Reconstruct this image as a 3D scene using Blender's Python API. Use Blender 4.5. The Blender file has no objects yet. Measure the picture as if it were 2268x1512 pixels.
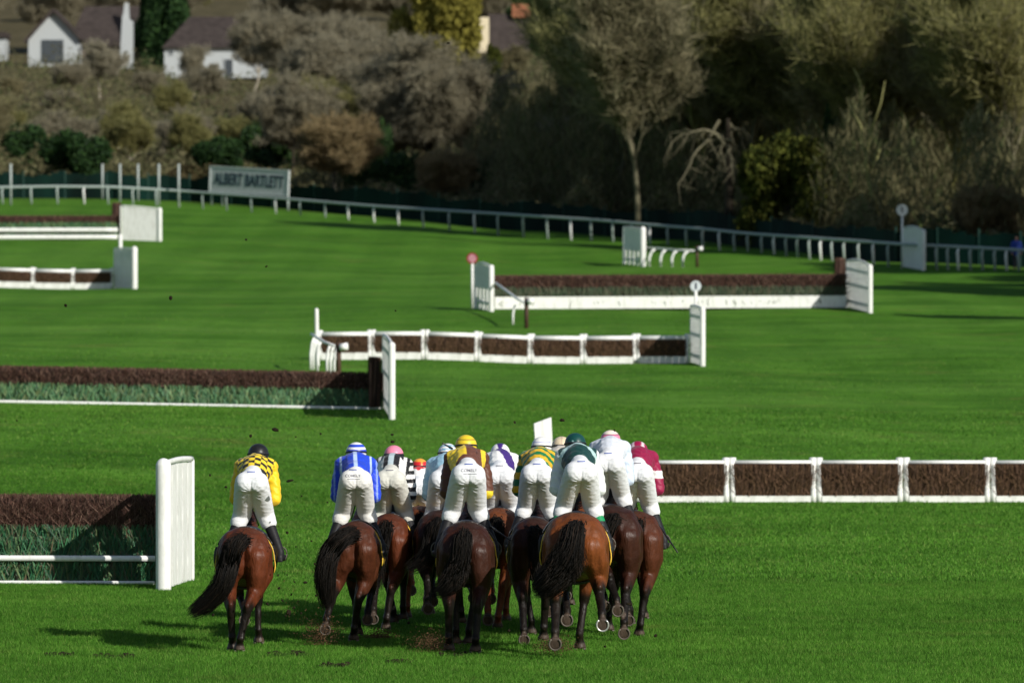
import bpy, bmesh, math, random
import numpy as np
from mathutils import Vector, Matrix, noise as mnoise
from mathutils.bvhtree import BVHTree
R = math.radians
SC = bpy.context.scene
COL = SC.collection

# ------------------------------------------------------------ camera, sky, sun, exposure
F = 12600.0            # focal length in pixels of the 2268 px wide photograph (200 mm on 36 mm)
HZ = 673.0             # the horizon's row
CZ = 4.5
cam_d = bpy.data.cameras.new('camera'); cam = bpy.data.objects.new('camera', cam_d); COL.objects.link(cam)
cam_d.lens = 200; cam_d.sensor_width = 36; cam_d.clip_start = 1; cam_d.clip_end = 6000
cam.location = (0, 0, CZ)
cam.rotation_euler = (R(90) - math.atan((756 - HZ) / F), 0, 0)
cam_d.dof.use_dof = True; cam_d.dof.focus_distance = 75.5; cam_d.dof.aperture_fstop = 3.0
SC.camera = cam
SUN_EL, SUN_AZ = 29.0, 138.0       # azimuth clockwise from the view direction
w = bpy.data.worlds.new('World'); SC.world = w; w.use_nodes = True
nt = w.node_tree; sky = nt.nodes.new('ShaderNodeTexSky'); sky.sky_type = 'NISHITA'; sky.sun_disc = False
sky.sun_elevation = R(SUN_EL); sky.sun_rotation = R(SUN_AZ)
bg = nt.nodes['Background']; nt.links.new(sky.outputs[0], bg.inputs[0]); bg.inputs[1].default_value = 0.08
sd = bpy.data.lights.new('sun', 'SUN'); sun = bpy.data.objects.new('sun', sd); COL.objects.link(sun)
sd.energy = 5.0; sd.angle = R(0.5); sd.color = (1, .95, .87)
sdir = Vector((math.sin(R(SUN_AZ)) * math.cos(R(SUN_EL)), math.cos(R(SUN_AZ)) * math.cos(R(SUN_EL)), math.sin(R(SUN_EL))))
sun.rotation_euler = sdir.to_track_quat('Z', 'Y').to_euler()
SC.view_settings.view_transform = 'Standard'; SC.view_settings.look = 'None'
SC.view_settings.exposure = 0.0; SC.view_settings.gamma = 1
SC.cycles.max_bounces = 5; SC.cycles.use_denoising = True

def at(px, py, Y):
    """point of the world seen at that pixel of the photograph, Y metres out"""
    return Vector(((px - 1134) / F * Y, Y, CZ - (py - HZ) / F * Y))

# ------------------------------------------------------------ ground height
TL = [(-500, 0), (100, 0), (125, .45), (152, 1.5), (160, 1.8), (200, 3.0), (240, 4.2), (280, 5.3), (335, 8.3), (395, 11.4), (450, 15), (560, 23), (780, 38), (1200, 76), (3000, 190)]
TC = [(-500, 0), (100, 0), (129, 0), (152, 1.4), (196, 2.4), (240, 4.3), (315, 6.6), (365, 8.9), (395, 10.6), (450, 14), (560, 21), (780, 38), (1200, 76), (3000, 190)]
TR = [(-500, 0), (100, 0), (129, 0), (152, 1.0), (196, 2.4), (240, 4.25), (303, 6.35), (345, 8.2), (395, 10.6), (450, 14), (560, 21), (780, 38), (1200, 76), (3000, 190)]
def zg(x, Y):
    x = np.asarray(x, float); Y = np.asarray(Y, float)
    u = np.clip((1134 + x * F / np.maximum(Y, 70)), -300, 2600)
    l, c, r = [np.interp(Y, [a for a, b in t], [b for a, b in t]) for t in (TL, TC, TR)]
    a = np.clip((u - 200) / 934, 0, 1); b = np.clip((u - 1134) / 900, 0, 1)
    z = l * (1 - a) + c * a; z = z * (1 - b) + r * b
    k = np.clip((Y - 135) / 30, 0, 1) * np.clip((420 - Y) / 60, 0, 1)
    return z + k * (.05 * np.sin(x * .31 + Y * .17) + .05 * np.sin(x * .13 - Y * .29 + 1) + .03 * np.sin(x * .7 + Y * .05))
def gz(x, Y): return float(zg(x, Y))
def ground_at(px, Y):
    x = (px - 1134) / F * Y
    return Vector((x, Y, gz(x, Y)))

# ------------------------------------------------------------ helpers
def tag(o, label=None, cat=None, group=None, kind=None):
    if label: o['label'] = label
    if cat: o['category'] = cat
    if group: o['group'] = group
    if kind: o['kind'] = kind
    return o
def thing(name, label, cat, loc=(0, 0, 0), rz=0, group=None):
    o = bpy.data.objects.new(name, None); COL.objects.link(o); o.location = loc; o.rotation_euler = (0, 0, rz)
    o.empty_display_size = .1
    return tag(o, label, cat, group)
def link(name, me, mat=None, parent=None):
    if mat is not None:
        me.materials.clear(); me.materials.append(mat)
    o = bpy.data.objects.new(name, me); COL.objects.link(o)
    if parent: o.parent = parent
    return o
def fast_mesh(name, V, Fc):
    """V (n,3), Fc (m,k) all faces with k corners"""
    V = np.ascontiguousarray(V, np.float32); Fc = np.ascontiguousarray(Fc, np.int32)
    me = bpy.data.meshes.new(name); me.vertices.add(len(V)); me.vertices.foreach_set('co', V.ravel())
    m, k = Fc.shape
    me.loops.add(m * k); me.loops.foreach_set('vertex_index', Fc.ravel())
    me.polygons.add(m); me.polygons.foreach_set('loop_start', np.arange(0, m * k, k, dtype=np.int32))
    me.polygons.foreach_set('loop_total', np.full(m, k, np.int32))
    me.update(calc_edges=True)
    return me
class MB:
    def __init__(s): s.v = []; s.f = []
    def add(s, V, Fs):
        n = len(s.v); s.v += [tuple(p) for p in V]; s.f += [tuple(i + n for i in f) for f in Fs]
    def box(s, c, sz, rz=0, M=None):
        x, y, z = [a / 2 for a in sz]
        V = [Vector((i * x, j * y, k * z)) for i in (-1, 1) for j in (-1, 1) for k in (-1, 1)]
        m = Matrix.Rotation(rz, 3, 'Z') if M is None else M
        V = [m @ p + Vector(c) for p in V]
        s.add(V, [(0, 1, 3, 2), (4, 6, 7, 5), (0, 4, 5, 1), (2, 3, 7, 6), (0, 2, 6, 4), (1, 5, 7, 3)])
    def bar(s, a, b, w, h, up=Vector((0, 0, 1))):
        a = Vector(a); b = Vector(b); d = (b - a); L = d.length; d.normalize()
        sx = d.cross(up).normalized(); uz = sx.cross(d)
        V = [p + sx * i * w / 2 + uz * j * h / 2 for p in (a, b) for i, j in ((-1, -1), (1, -1), (1, 1), (-1, 1))]
        s.add(V, [(0, 1, 2, 3), (7, 6, 5, 4), (0, 4, 5, 1), (1, 5, 6, 2), (2, 6, 7, 3), (3, 7, 4, 0)])
    def tube(s, pts, rad, n=10, cap=True):
        pts = [Vector(p) for p in pts]
        if not hasattr(rad, '__len__'): rad = [rad] * len(pts)
        V = []; ref = None
        for i, p in enumerate(pts):
            d = (pts[min(i + 1, len(pts) - 1)] - pts[max(i - 1, 0)]).normalized()
            if ref is None:
                ref = Vector((0, 0, 1)) if abs(d.z) < .9 else Vector((1, 0, 0))
            sx = d.cross(ref).normalized(); ref = sx.cross(d).normalized()
            for k in range(n):
                t = 2 * math.pi * k / n
                V.append(p + (sx * math.cos(t) + ref * math.sin(t)) * rad[i])
        Fs = [(i * n + k, i * n + (k + 1) % n, (i + 1) * n + (k + 1) % n, (i + 1) * n + k) for i in range(len(pts) - 1) for k in range(n)]
        if cap: Fs += [tuple(range(n - 1, -1, -1)), tuple(range((len(pts) - 1) * n, len(pts) * n))]
        s.add(V, Fs)
    def cap(s, p0, r0, p1, r1, n=14, m=4):
        """tapered capsule"""
        p0 = Vector(p0); p1 = Vector(p1); d = (p1 - p0)
        if d.length < 1e-6: d = Vector((0, 0, 1e-4))
        d.normalize(); pts = []; rr = []
        for k in range(m):
            t = math.pi / 2 * (k + .35) / m; pts.append(p0 - d * r0 * math.cos(t)); rr.append(r0 * math.sin(t))
        pts.append(p0); rr.append(r0); pts.append(p1); rr.append(r1)
        for k in range(m - 1, -1, -1):
            t = math.pi / 2 * (k + .35) / m; pts.append(p1 + d * r1 * math.cos(t)); rr.append(r1 * math.sin(t))
        s.tube(pts, rr, n)
    def chain(s, pts, rad, n=14):
        for i in range(len(pts) - 1): s.cap(pts[i], rad[i], pts[i + 1], rad[i + 1], n)
    def ell(s, c, r, n=16, m=10, M=None):
        c = Vector(c); V = []; Fs = []
        for i in range(m + 1):
            t = math.pi * i / m
            for k in range(n):
                p = Vector((r[0] * math.sin(t) * math.cos(2 * math.pi * k / n), r[1] * math.sin(t) * math.sin(2 * math.pi * k / n), r[2] * math.cos(t)))
                if i in (0, m): p *= 1; p.x += 1e-4 * math.cos(2 * math.pi * k / n); p.y += 1e-4 * math.sin(2 * math.pi * k / n)
                V.append((M @ p if M is not None else p) + c)
        for i in range(m):
            for k in range(n): Fs.append((i * n + k, (i + 1) * n + k, (i + 1) * n + (k + 1) % n, i * n + (k + 1) % n))
        Fs += [tuple(range(n)), tuple(range((m + 1) * n - 1, m * n - 1, -1))]
        s.add(V, Fs)
    def loft(s, secs, n=20, e=.9):
        """secs: (y, x centre, z centre, rx, rz)"""
        V = []
        for (y, xc, zc, rx, rz) in secs:
            for k in range(n):
                t = 2 * math.pi * k / n; c, q = math.cos(t), math.sin(t)
                V.append((xc + rx * math.copysign(abs(c) ** e, c), y, zc + rz * math.copysign(abs(q) ** e, q)))
        Fs = [(i * n + k, i * n + (k + 1) % n, (i + 1) * n + (k + 1) % n, (i + 1) * n + k) for i in range(len(secs) - 1) for k in range(n)]
        Fs += [tuple(range(n - 1, -1, -1)), tuple(range((len(secs) - 1) * n, len(secs) * n))]
        s.add(V, Fs)
    def mesh(s, name, smooth=False):
        me = bpy.data.meshes.new(name); me.from_pydata(s.v, [], s.f); me.validate(); me.update()
        if smooth:
            me.polygons.foreach_set('use_smooth', [True] * len(me.polygons))
        return me
    def build(s, name, mat, parent=None, smooth=False):
        return link(name, s.mesh(name, smooth), mat, parent)

TMP = bpy.data.scenes.new('tmp')
def blob(name, mb, voxel, it=6, fac=.5, recalc=True):
    """fuse overlapping closed pieces into one continuous surface"""
    me = mb.mesh(name)
    bm = bmesh.new(); bm.from_mesh(me); bmesh.ops.recalc_face_normals(bm, faces=bm.faces); bm.to_mesh(me); bm.free()
    o = bpy.data.objects.new('tmp', me); TMP.collection.objects.link(o)
    m = o.modifiers.new('r', 'REMESH'); m.mode = 'VOXEL'; m.voxel_size = voxel; m.use_smooth_shade = True
    if it:
        s = o.modifiers.new('s', 'SMOOTH'); s.factor = fac; s.iterations = it
    vl = TMP.view_layers[0]; vl.update(); dg = vl.depsgraph
    out = bpy.data.meshes.new_from_object(o.evaluated_get(dg), depsgraph=dg); out.name = name
    bpy.data.objects.remove(o); bpy.data.meshes.remove(me)
    return out
def coords(me):
    a = np.empty(len(me.vertices) * 3, np.float32); me.vertices.foreach_get('co', a); return a.reshape(-1, 3)
def set_coords(me, a): me.vertices.foreach_set('co', np.ascontiguousarray(a, np.float32).ravel()); me.update()
def paint(me, C, name='col'):
    at_ = me.color_attributes.new(name, 'FLOAT_COLOR', 'POINT')
    C = np.asarray(C, np.float32)
    if C.shape[1] == 3: C = np.c_[C, np.ones(len(C), np.float32)]
    at_.data.foreach_set('color', np.ascontiguousarray(C, np.float32).ravel())
def seg_dist(P, a, b):
    a = np.array(a, float); b = np.array(b, float); d = b - a
    t = np.clip(((P - a) @ d) / (d @ d), 0, 1)
    return np.linalg.norm(P - (a + t[:, None] * d), axis=1)
def sstep(x, a, b):
    t = np.clip((x - a) / (b - a), 0, 1); return t * t * (3 - 2 * t)

# ------------------------------------------------------------ materials
class NT:
    def __init__(s, name, rough=.7, spec=.5, sheen=0):
        s.m = bpy.data.materials.new(name); s.m.use_nodes = True; s.t = s.m.node_tree
        s.b = s.t.nodes['Principled BSDF']; s.b.inputs['Roughness'].default_value = rough
        s.b.inputs['Specular IOR Level'].default_value = spec
        if sheen: s.b.inputs['Sheen Weight'].default_value = sheen
    def n(s, typ, **kw):
        o = s.t.nodes.new(typ)
        for k, v in kw.items(): setattr(o, k, v)
        return o
    def l(s, a, b): s.t.links.new(a, b)
    def coord(s, scale=(1, 1, 1), which='Object'):
        c = s.n('ShaderNodeTexCoord'); m = s.n('ShaderNodeMapping'); m.inputs['Scale'].default_value = scale
        s.l(c.outputs[which], m.inputs[0]); return m.outputs[0]
    def noise(s, scale, vec, detail=3, rough=.5):
        o = s.n('ShaderNodeTexNoise'); o.inputs['Scale'].default_value = scale; o.inputs['Detail'].default_value = detail
        o.inputs['Roughness'].default_value = rough; s.l(vec, o.inputs['Vector']); return o.outputs['Fac']
    def ramp(s, fac, stops):
        r = s.n('ShaderNodeValToRGB'); e = r.color_ramp.elements
        while len(e) < len(stops): e.new(.5)
        for i, (p, c) in enumerate(stops): e[i].position = p; e[i].color = (*c, 1) if len(c) == 3 else c
        s.l(fac, r.inputs[0]); return r.outputs[0]
    def mix(s, a, b, fac=.5, mode='MIX'):
        m = s.n('ShaderNodeMix', data_type='RGBA', blend_type=mode)
        for sock, v in ((m.inputs[0], fac), (m.inputs[6], a), (m.inputs[7], b)):
            if isinstance(v, bpy.types.NodeSocket): s.l(v, sock)
            elif isinstance(v, (int, float)): sock.default_value = v
            else: sock.default_value = (*v, 1)
        return m.outputs[2]
    def bump(s, h, dist=.01, strength=.5):
        b = s.n('ShaderNodeBump'); b.inputs['Distance'].default_value = dist; b.inputs['Strength'].default_value = strength
        s.l(h, b.inputs['Height']); s.l(b.outputs[0], s.b.inputs['Normal']); return b
    def col(s, c):
        if isinstance(c, bpy.types.NodeSocket): s.l(c, s.b.inputs['Base Color'])
        else: s.b.inputs['Base Color'].default_value = (*c, 1)
        return s.m
    def island(s): return s.n('ShaderNodeNewGeometry').outputs['Random Per Island']
    def attr(s, name='col'):
        a = s.n('ShaderNodeAttribute', attribute_name=name); return a.outputs['Color']

def mat_plain(name, c, rough=.6, spec=.4, var=.15, scale=6):
    t = NT(name, rough, spec); v = t.coord(); n = t.noise(scale, v, 4)
    c2 = tuple(min(1, x * (1 - var)) for x in c); c3 = tuple(min(1, x * (1 + var)) for x in c)
    t.bump(t.noise(scale * 6, v, 3), .004, .3)
    return t.col(t.ramp(n, [(.3, c2), (.7, c3)]))
def mat_white(name, c=(.78, .79, .77), dirt=(.33, .33, .27), amt=.48):
    t = NT(name, .45, .4); v = t.coord((1, 1, .35)); n = t.noise(5, v, 6, .7)
    g = t.noise(28, t.coord((1, 1, 1)), 4, .7)
    d = t.ramp(n, [(amt, (0, 0, 0)), (amt + .25, (1, 1, 1))])
    base = t.mix(c, dirt, t.mix((0, 0, 0), d, .45))
    sp = t.ramp(g, [(.66, (0, 0, 0)), (.72, (1, 1, 1))])
    base = t.mix(base, (.10, .09, .06), t.mix((0, 0, 0), sp, .5))
    t.bump(t.noise(40, t.coord((1, 1, .2)), 3), .003, .4)
    return t.col(base)
M = {}
M['white'] = mat_white('white_paint')
M['plastic'] = mat_white('white_rail_plastic', (.80, .81, .80), (.4, .42, .36), .6)
M['grey_rail'] = mat_white('shade_grey_rail', (.36, .42, .40), (.2, .26, .23), .45)  # rail white greyed in its colour to stand for tree shade, plus dirt
M['post_brown'] = mat_plain('brown_post', (.06, .03, .018), .7)
M['black'] = mat_plain('black_leather', (.012, .012, .014), .3, .5)
M['steel'] = mat_plain('worn_steel', (.55, .55, .53), .35, .6)
M['steel'].node_tree.nodes['Principled BSDF'].inputs['Metallic'].default_value = .6

def mat_island(name, cols, rough=.7, spec=.3, trans=0, big=None, streak=None):
    t = NT(name, rough, spec); c = t.ramp(t.island(), [(i / max(1, len(cols) - 1), k) for i, k in enumerate(cols)])
    if big:
        n = t.noise(big[0], t.coord(big[2] if len(big) > 2 else (1, 1, 1), 'Object'), 4, .6)
        c = t.mix(c, t.ramp(n, [(.33, (big[1],) * 3), (.67, (1, 1, 1))]), 1.0, 'MULTIPLY')
    t.col(c)
    if trans:
        tr = t.n('ShaderNodeBsdfTranslucent'); t.l(c, tr.inputs[0]); mx = t.n('ShaderNodeMixShader'); mx.inputs[0].default_value = trans
        t.l(t.b.outputs[0], mx.inputs[1]); t.l(tr.outputs[0], mx.inputs[2]); t.l(mx.outputs[0], t.t.nodes['Material Output'].inputs[0])
    return t.m
M['birch'] = mat_island('birch_twigs', [(.028, .013, .010), (.065, .030, .021), (.11, .052, .036), (.042, .02, .014), (.24, .15, .11)], .8)
M['birch_core'] = mat_plain('birch_inside', (.018, .009, .007), .9)
M['brush'] = mat_island('hurdle_brush', [(.035, .020, .013), (.085, .045, .026), (.14, .08, .04), (.055, .03, .018), (.21, .12, .07)], .8)
M['apron'] = mat_island('spruce_apron', [(.012, .055, .026), (.022, .12, .05), (.04, .17, .065), (.09, .13, .045), (.014, .07, .035), (.15, .10, .06)], .6, .4)
M['apron_pale'] = mat_island('faded_apron', [(.02, .08, .035), (.045, .15, .06), (.10, .22, .09), (.13, .17, .06), (.03, .10, .045)], .6, .4)
M['apron_dull'] = mat_island('dull_apron', [(.03, .05, .028), (.05, .085, .045), (.08, .11, .06), (.09, .08, .05), (.04, .06, .035)], .7, .3)
M['apron_core'] = mat_plain('apron_inside', (.008, .022, .013), .9)

def mat_ground():
    t = NT('turf', .95, .05); v = t.coord((1, 1, 1))
    a = t.noise(.09, t.coord((.6, 1.6, 1)), 5, .6)
    b = t.noise(2.2, v, 5, .7); c = t.noise(22, t.coord((1, .8, 1)), 4, .7)
    w = t.n('ShaderNodeTexWave'); w.bands_direction = 'X'; w.inputs['Scale'].default_value = .085; w.inputs['Distortion'].default_value = 1.2
    t.l(t.coord((1, .12, 1)), w.inputs['Vector'])
    col = t.ramp(a, [(.3, (.048, .138, .013)), (.48, (.070, .188, .020)), (.70, (.104, .240, .036))])
    col = t.mix(col, t.ramp(b, [(.25, (.58, .62, .5)), (.75, (1.25, 1.2, 1.15))]), .8, 'MULTIPLY')
    col = t.mix(col, t.ramp(c, [(.25, (.5, .55, .4)), (.75, (1.3, 1.25, 1.2))]), .6, 'MULTIPLY')
    col = t.mix(col, t.ramp(w.outputs['Fac'], [(.3, (.9, .92, .88)), (.7, (1.06, 1.05, 1.04))]), .6, 'MULTIPLY')
    b2 = t.noise(.6, t.coord((.5, 1, 1)), 4, .6); t.bump(b2, .5, .35)
    col = t.mix(col, t.ramp(b2, [(.3, (.62, .68, .58)), (.7, (1.2, 1.16, 1.15))]), .8, 'MULTIPLY')
    wear = t.noise(.55, t.coord((.7, 1, 1)), 5, .75)
    col = t.mix(col, (.13, .15, .035), t.mix((0, 0, 0), t.ramp(wear, [(.56, (0, 0, 0)), (.68, (1, 1, 1))]), .45))
    pk = t.noise(1.6, v, 3, .8); col = t.mix(col, (.03, .05, .012), t.mix((0, 0, 0), t.ramp(pk, [(.66, (0, 0, 0)), (.72, (1, 1, 1))]), .6))
    # woodland floor beyond the far rail
    g = t.n('ShaderNodeAttribute', attribute_name='col')
    fl = t.ramp(t.noise(.35, v, 5), [(.3, (.05, .045, .022)), (.7, (.12, .10, .055))])
    return t.col(t.mix(col, fl, g.outputs['Fac']))
M['turf'] = mat_ground()
def mat_grass():
    t = NT('grass_blades', .7, .12)
    c = t.ramp(t.island(), [(0, (.048, .145, .012)), (.45, (.086, .250, .023)), (.85, (.130, .325, .042)), (1, (.25, .37, .09))])
    a = t.noise(.09, t.coord((.6, 1.6, 1)), 5, .6); b = t.noise(1.7, t.coord(), 5, .7)
    c = t.mix(c, t.ramp(a, [(.3, (.68, .74, .66)), (.72, (1.22, 1.16, 1.15))]), 1, 'MULTIPLY')
    c = t.mix(c, t.ramp(b, [(.3, (.50, .56, .5)), (.7, (1.2, 1.15, 1.15))]), .9, 'MULTIPLY')
    wear = t.noise(.55, t.coord((.7, 1, 1)), 5, .75)
    c = t.mix(c, (.17, .21, .05), t.mix((0, 0, 0), t.ramp(wear, [(.56, (0, 0, 0)), (.68, (1, 1, 1))]), .45))
    pk = t.noise(1.6, t.coord(), 3, .8); c = t.mix(c, (.03, .05, .012), t.mix((0, 0, 0), t.ramp(pk, [(.64, (0, 0, 0)), (.70, (1, 1, 1))]), .6))
    t.col(c)
    tr = t.n('ShaderNodeBsdfTranslucent'); t.l(c, tr.inputs[0]); mx = t.n('ShaderNodeMixShader'); mx.inputs[0].default_value = .35
    t.l(t.b.outputs[0], mx.inputs[1]); t.l(tr.outputs[0], mx.inputs[2]); t.l(mx.outputs[0], t.t.nodes['Material Output'].inputs[0])
    return t.m
M['grass'] = mat_grass()

# ------------------------------------------------------------ terrain
def build_ground():
    s = np.linspace(-1, 1, 181); xs = np.sinh(s * 5) / np.sinh(5) * 1500
    ys = np.concatenate([np.linspace(-300, 50, 12), np.linspace(55, 420, 260), np.linspace(430, 1200, 60), np.linspace(1250, 3000, 12)])
    X, Y = np.meshgrid(xs, ys); Z = zg(X, Y)
    V = np.c_[X.ravel(), Y.ravel(), Z.ravel()]; nx = len(xs)
    i, j = np.meshgrid(np.arange(len(ys) - 1), np.arange(nx - 1), indexing='ij'); k = (i * nx + j).ravel()
    me = fast_mesh('ground', V, np.c_[k, k + 1, k + nx + 1, k + nx]); me.polygons.foreach_set('use_smooth', [True] * len(me.polygons))
    px = 1134 + V[:, 0] * F / np.maximum(V[:, 1], 50)
    yr = rail_Y(px) + 4
    m = sstep(V[:, 1], yr, yr + 14); m[V[:, 1] < 200] = 0
    paint(me, np.c_[m, m, m])
    tag(link('ground', me, M['turf']), kind='structure')
RAIL = [(-700, 452, 398), (0, 452, 395), (400, 460, 395), (700, 480, 385), (1000, 507, 370), (1500, 549, 345), (2000, 593, 303), (2268, 598, 298), (3000, 610, 290)]
def rail_Y(px): return np.interp(px, [a[0] for a in RAIL], [a[2] for a in RAIL])
build_ground()

def build_grass():
    rng = np.random.default_rng(3)
    def pts(n, y0, y1):
        Y = np.sqrt(rng.uniform(y0 ** 2, y1 ** 2, n)); px = rng.uniform(-60, 2330, n); return (px - 1134) / F * Y, Y
    Vs = []
    for n, y0, y1, wd, h0, h1 in ((520000, 66.5, 92, .0085, .018, .06), (200000, 92, 130, .02, .025, .065), (70000, 130, 165, .035, .02, .06), (16000, 160, 200, .04, .02, .05), (5000, 190, 240, .05, .02, .05)):
        x, y = pts(n, y0, y1)
        # tufts gather
        cl = np.sin(x * 2.1 + np.sin(y * 1.3) * 2) * np.sin(y * 1.7 + x * .6) ; x = x + .05 * rng.normal(size=n); h = rng.uniform(h0, h1, n) * (1 + .3 * cl)
        a = rng.uniform(0, 2 * np.pi, n); z = zg(x, y)
        dx, dy = np.cos(a) * wd / 2, np.sin(a) * wd / 2
        lx, ly = rng.normal(0, .45, n) * h, rng.normal(0, .45, n) * h
        A = np.c_[x - dx, y - dy, z - .005]; B = np.c_[x + dx, y + dy, z - .005]; C = np.c_[x + lx, y + ly, z + h]
        Vs.append(np.stack([A, B, C], 1).reshape(-1, 3))
    V = np.concatenate(Vs); me = fast_mesh('grass', V, np.arange(len(V)).reshape(-1, 3))
    tag(link('grass', me, M['grass']), 'short green turf blades growing over the racecourse', 'grass', kind='stuff')
build_grass()

# soil scuffs kicked open in the turf
M['soil'] = mat_plain('dark_soil', (.018, .014, .008), .95, .1, .4, 12)
def build_divots():
    rnd = random.Random(5)
    spots = [(130, 1450, .22, 'leftmost dark scuff of soil in the near turf below the white wing'), (250, 1454, .3, 'long dark soil scuff in the turf left of the yellow rider\'s horse'),
             (640, 1449, .34, 'dark soil scuff in the turf between the two leftmost horses'), (740, 1474, .22, 'small dark divot near the picture bottom below the blue rider\'s horse'),
             (885, 1466, .2, 'dark clump of soil on the turf below the pink capped rider\'s horse'), (1000, 1450, .25, 'torn dark turf under the hooves of the yellow capped rider\'s horse')]
    for px, py, r, lab in spots:
        Y = F * CZ / (py - HZ); x = (px - 1134) / F * Y
        mb = MB(); mb.ell((0, 0, 0), (r * 1.05, r * 1.05, .014), 14, 5)
        for k in range(16):
            mb.ell((rnd.uniform(-r, r) * .8, rnd.uniform(-r, r) * .8, .01), (rnd.uniform(.02, .05), rnd.uniform(.03, .06), rnd.uniform(.015, .04)), 7, 5)
        o = mb.build('divot', M['soil']); o.location = (x, Y, 0); tag(o, lab, 'divot', 'divots in the turf')
build_divots()

# ------------------------------------------------------------ running rail and fences
def build_rail():
    root = thing('running_rail', 'long white plastic running rail on posts curving in front of the wood', 'running rail')
    top = [(-400, 417), (0, 415), (110, 413), (250, 414), (400, 423), (640, 441), (820, 456), (1140, 476), (1330, 488), (1440, 498), (1570, 508), (1650, 517), (1800, 527), (2000, 541), (2268, 554), (2700, 572)]
    def tz(px):
        Y = float(rail_Y(px)); py = float(np.interp(px, [a for a, b in top], [b for a, b in top])); return at(px, py, Y)
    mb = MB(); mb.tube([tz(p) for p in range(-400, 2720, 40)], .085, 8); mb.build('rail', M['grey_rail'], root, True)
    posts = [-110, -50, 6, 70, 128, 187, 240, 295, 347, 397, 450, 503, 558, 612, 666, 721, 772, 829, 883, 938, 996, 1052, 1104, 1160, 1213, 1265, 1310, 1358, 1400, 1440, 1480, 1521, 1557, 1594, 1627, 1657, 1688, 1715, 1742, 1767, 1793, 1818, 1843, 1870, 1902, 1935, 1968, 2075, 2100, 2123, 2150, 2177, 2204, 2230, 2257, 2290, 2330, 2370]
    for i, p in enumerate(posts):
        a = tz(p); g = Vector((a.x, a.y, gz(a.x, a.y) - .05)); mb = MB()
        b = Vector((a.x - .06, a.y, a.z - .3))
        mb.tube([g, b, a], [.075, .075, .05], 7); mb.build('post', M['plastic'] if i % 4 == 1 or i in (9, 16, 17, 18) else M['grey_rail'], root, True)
build_rail()

def mat_mesh_fence():
    return mat_island('green_windbreak', [(.003, .020, .015), (.004, .028, .020), (.003, .022, .018)], .8, .1, 0, (.25, .25, (1, 1, .3)))
def build_mesh_fence():
    root = thing('windbreak_fence', 'dark green mesh fence along the foot of the wood behind the rail', 'fence')
    m = mat_mesh_fence(); mp = mat_plain('green_post', (.004, .04, .03), .5)
    pts = []
    for p in range(-500, 2760, 46):
        Y = float(rail_Y(p)) + 9; g = ground_at(p, Y); pts.append(g)
    mb = MB()
    for a, b in zip(pts, pts[1:]):
        for k in range(3):
            p = a.lerp(b, k / 3); q = a.lerp(b, (k + .995) / 3)
            hh = 1.75 + .12 * math.sin(p.x * 1.7) + .1 * math.sin(p.x * .61 + k); mb.bar(p + Vector((0, 0, hh / 2)), q + Vector((0, 0, hh / 2)), .03, hh)
    mb.build('mesh_panel', m, root)
    for a in pts[::2]:
        mb = MB(); mb.tube([a, a + Vector((0, 0, 1.95))], .05, 6); mb.build('post', mp, root)
build_mesh_fence()

def blades(path, n, seed, depth, z0, z1, wdt, lean=.0, zj=.05, splay=.12, seg=None):
    """upright twigs filling a strip: path(t) -> (point, side vector)"""
    rng = np.random.default_rng(abs(seed)); t = rng.random(n); A, B = path
    A = np.array(A, float); B = np.array(B, float); d = B - A; L = np.linalg.norm(d[:2]); u = d / np.linalg.norm(d)
    sdv = np.array([u[1], -u[0], 0]); sdv /= np.linalg.norm(sdv)
    if sdv[1] > 0: sdv = -sdv            # towards the camera
    o = rng.uniform(-.5, .5, n) * depth; h0 = z0 + rng.uniform(-zj, zj, n); h1 = z1 + rng.uniform(-zj, zj, n)
    if seg:
        fr = rng.random(n) ** .8; ht = (z1 - z0 - seg) * fr + z0; h0 = ht; h1 = ht + seg * rng.uniform(.5, 1.3, n)
        o = -np.abs(rng.normal(0, .10, n)) * 0 + rng.uniform(-.5, .62, n) * depth
    g = A + t[:, None] * d
    base = g + sdv * (o + lean)[:, None]; base[:, 2] += h0
    top = g + sdv * o[:, None] + u * (rng.normal(0, splay, n) * (z1 - z0))[:, None]; top[:, 2] += h1
    top += sdv * (rng.normal(0, splay * .5, n) * (z1 - z0))[:, None]
    a = rng.uniform(-.9, .9, n); ww = wdt * rng.uniform(.5, 1.4, n)
    wv = (u[None] * np.cos(a)[:, None] + sdv[None] * np.sin(a)[:, None]) * ww[:, None] / 2
    V = np.stack([base - wv, base + wv, top + wv * .6, top - wv * .6], 1).reshape(-1, 3)
    return V
def strip_mesh(name, V, mat, parent):
    return link(name, fast_mesh(name, V, np.arange(len(V)).reshape(-1, 4)), mat, parent)
def core(mb, A, B, depth, z0, z1, lean=0, lean_top=0):
    A = Vector(A); B = Vector(B); d = (B - A); s = Vector((d.y, -d.x, 0)).normalized()
    if s.y > 0: s = -s
    V = [p + s * (o) + Vector((0, 0, z)) for p in (A, B) for o, z in ((-depth / 2, z0), (depth / 2 + lean, z0), (depth / 2 + lean_top, z1), (-depth / 2, z1))]
    mb.add(V, [(0, 1, 2, 3), (7, 6, 5, 4), (0, 4, 5, 1), (1, 5, 6, 2), (2, 6, 7, 3), (3, 7, 4, 0)])

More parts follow.
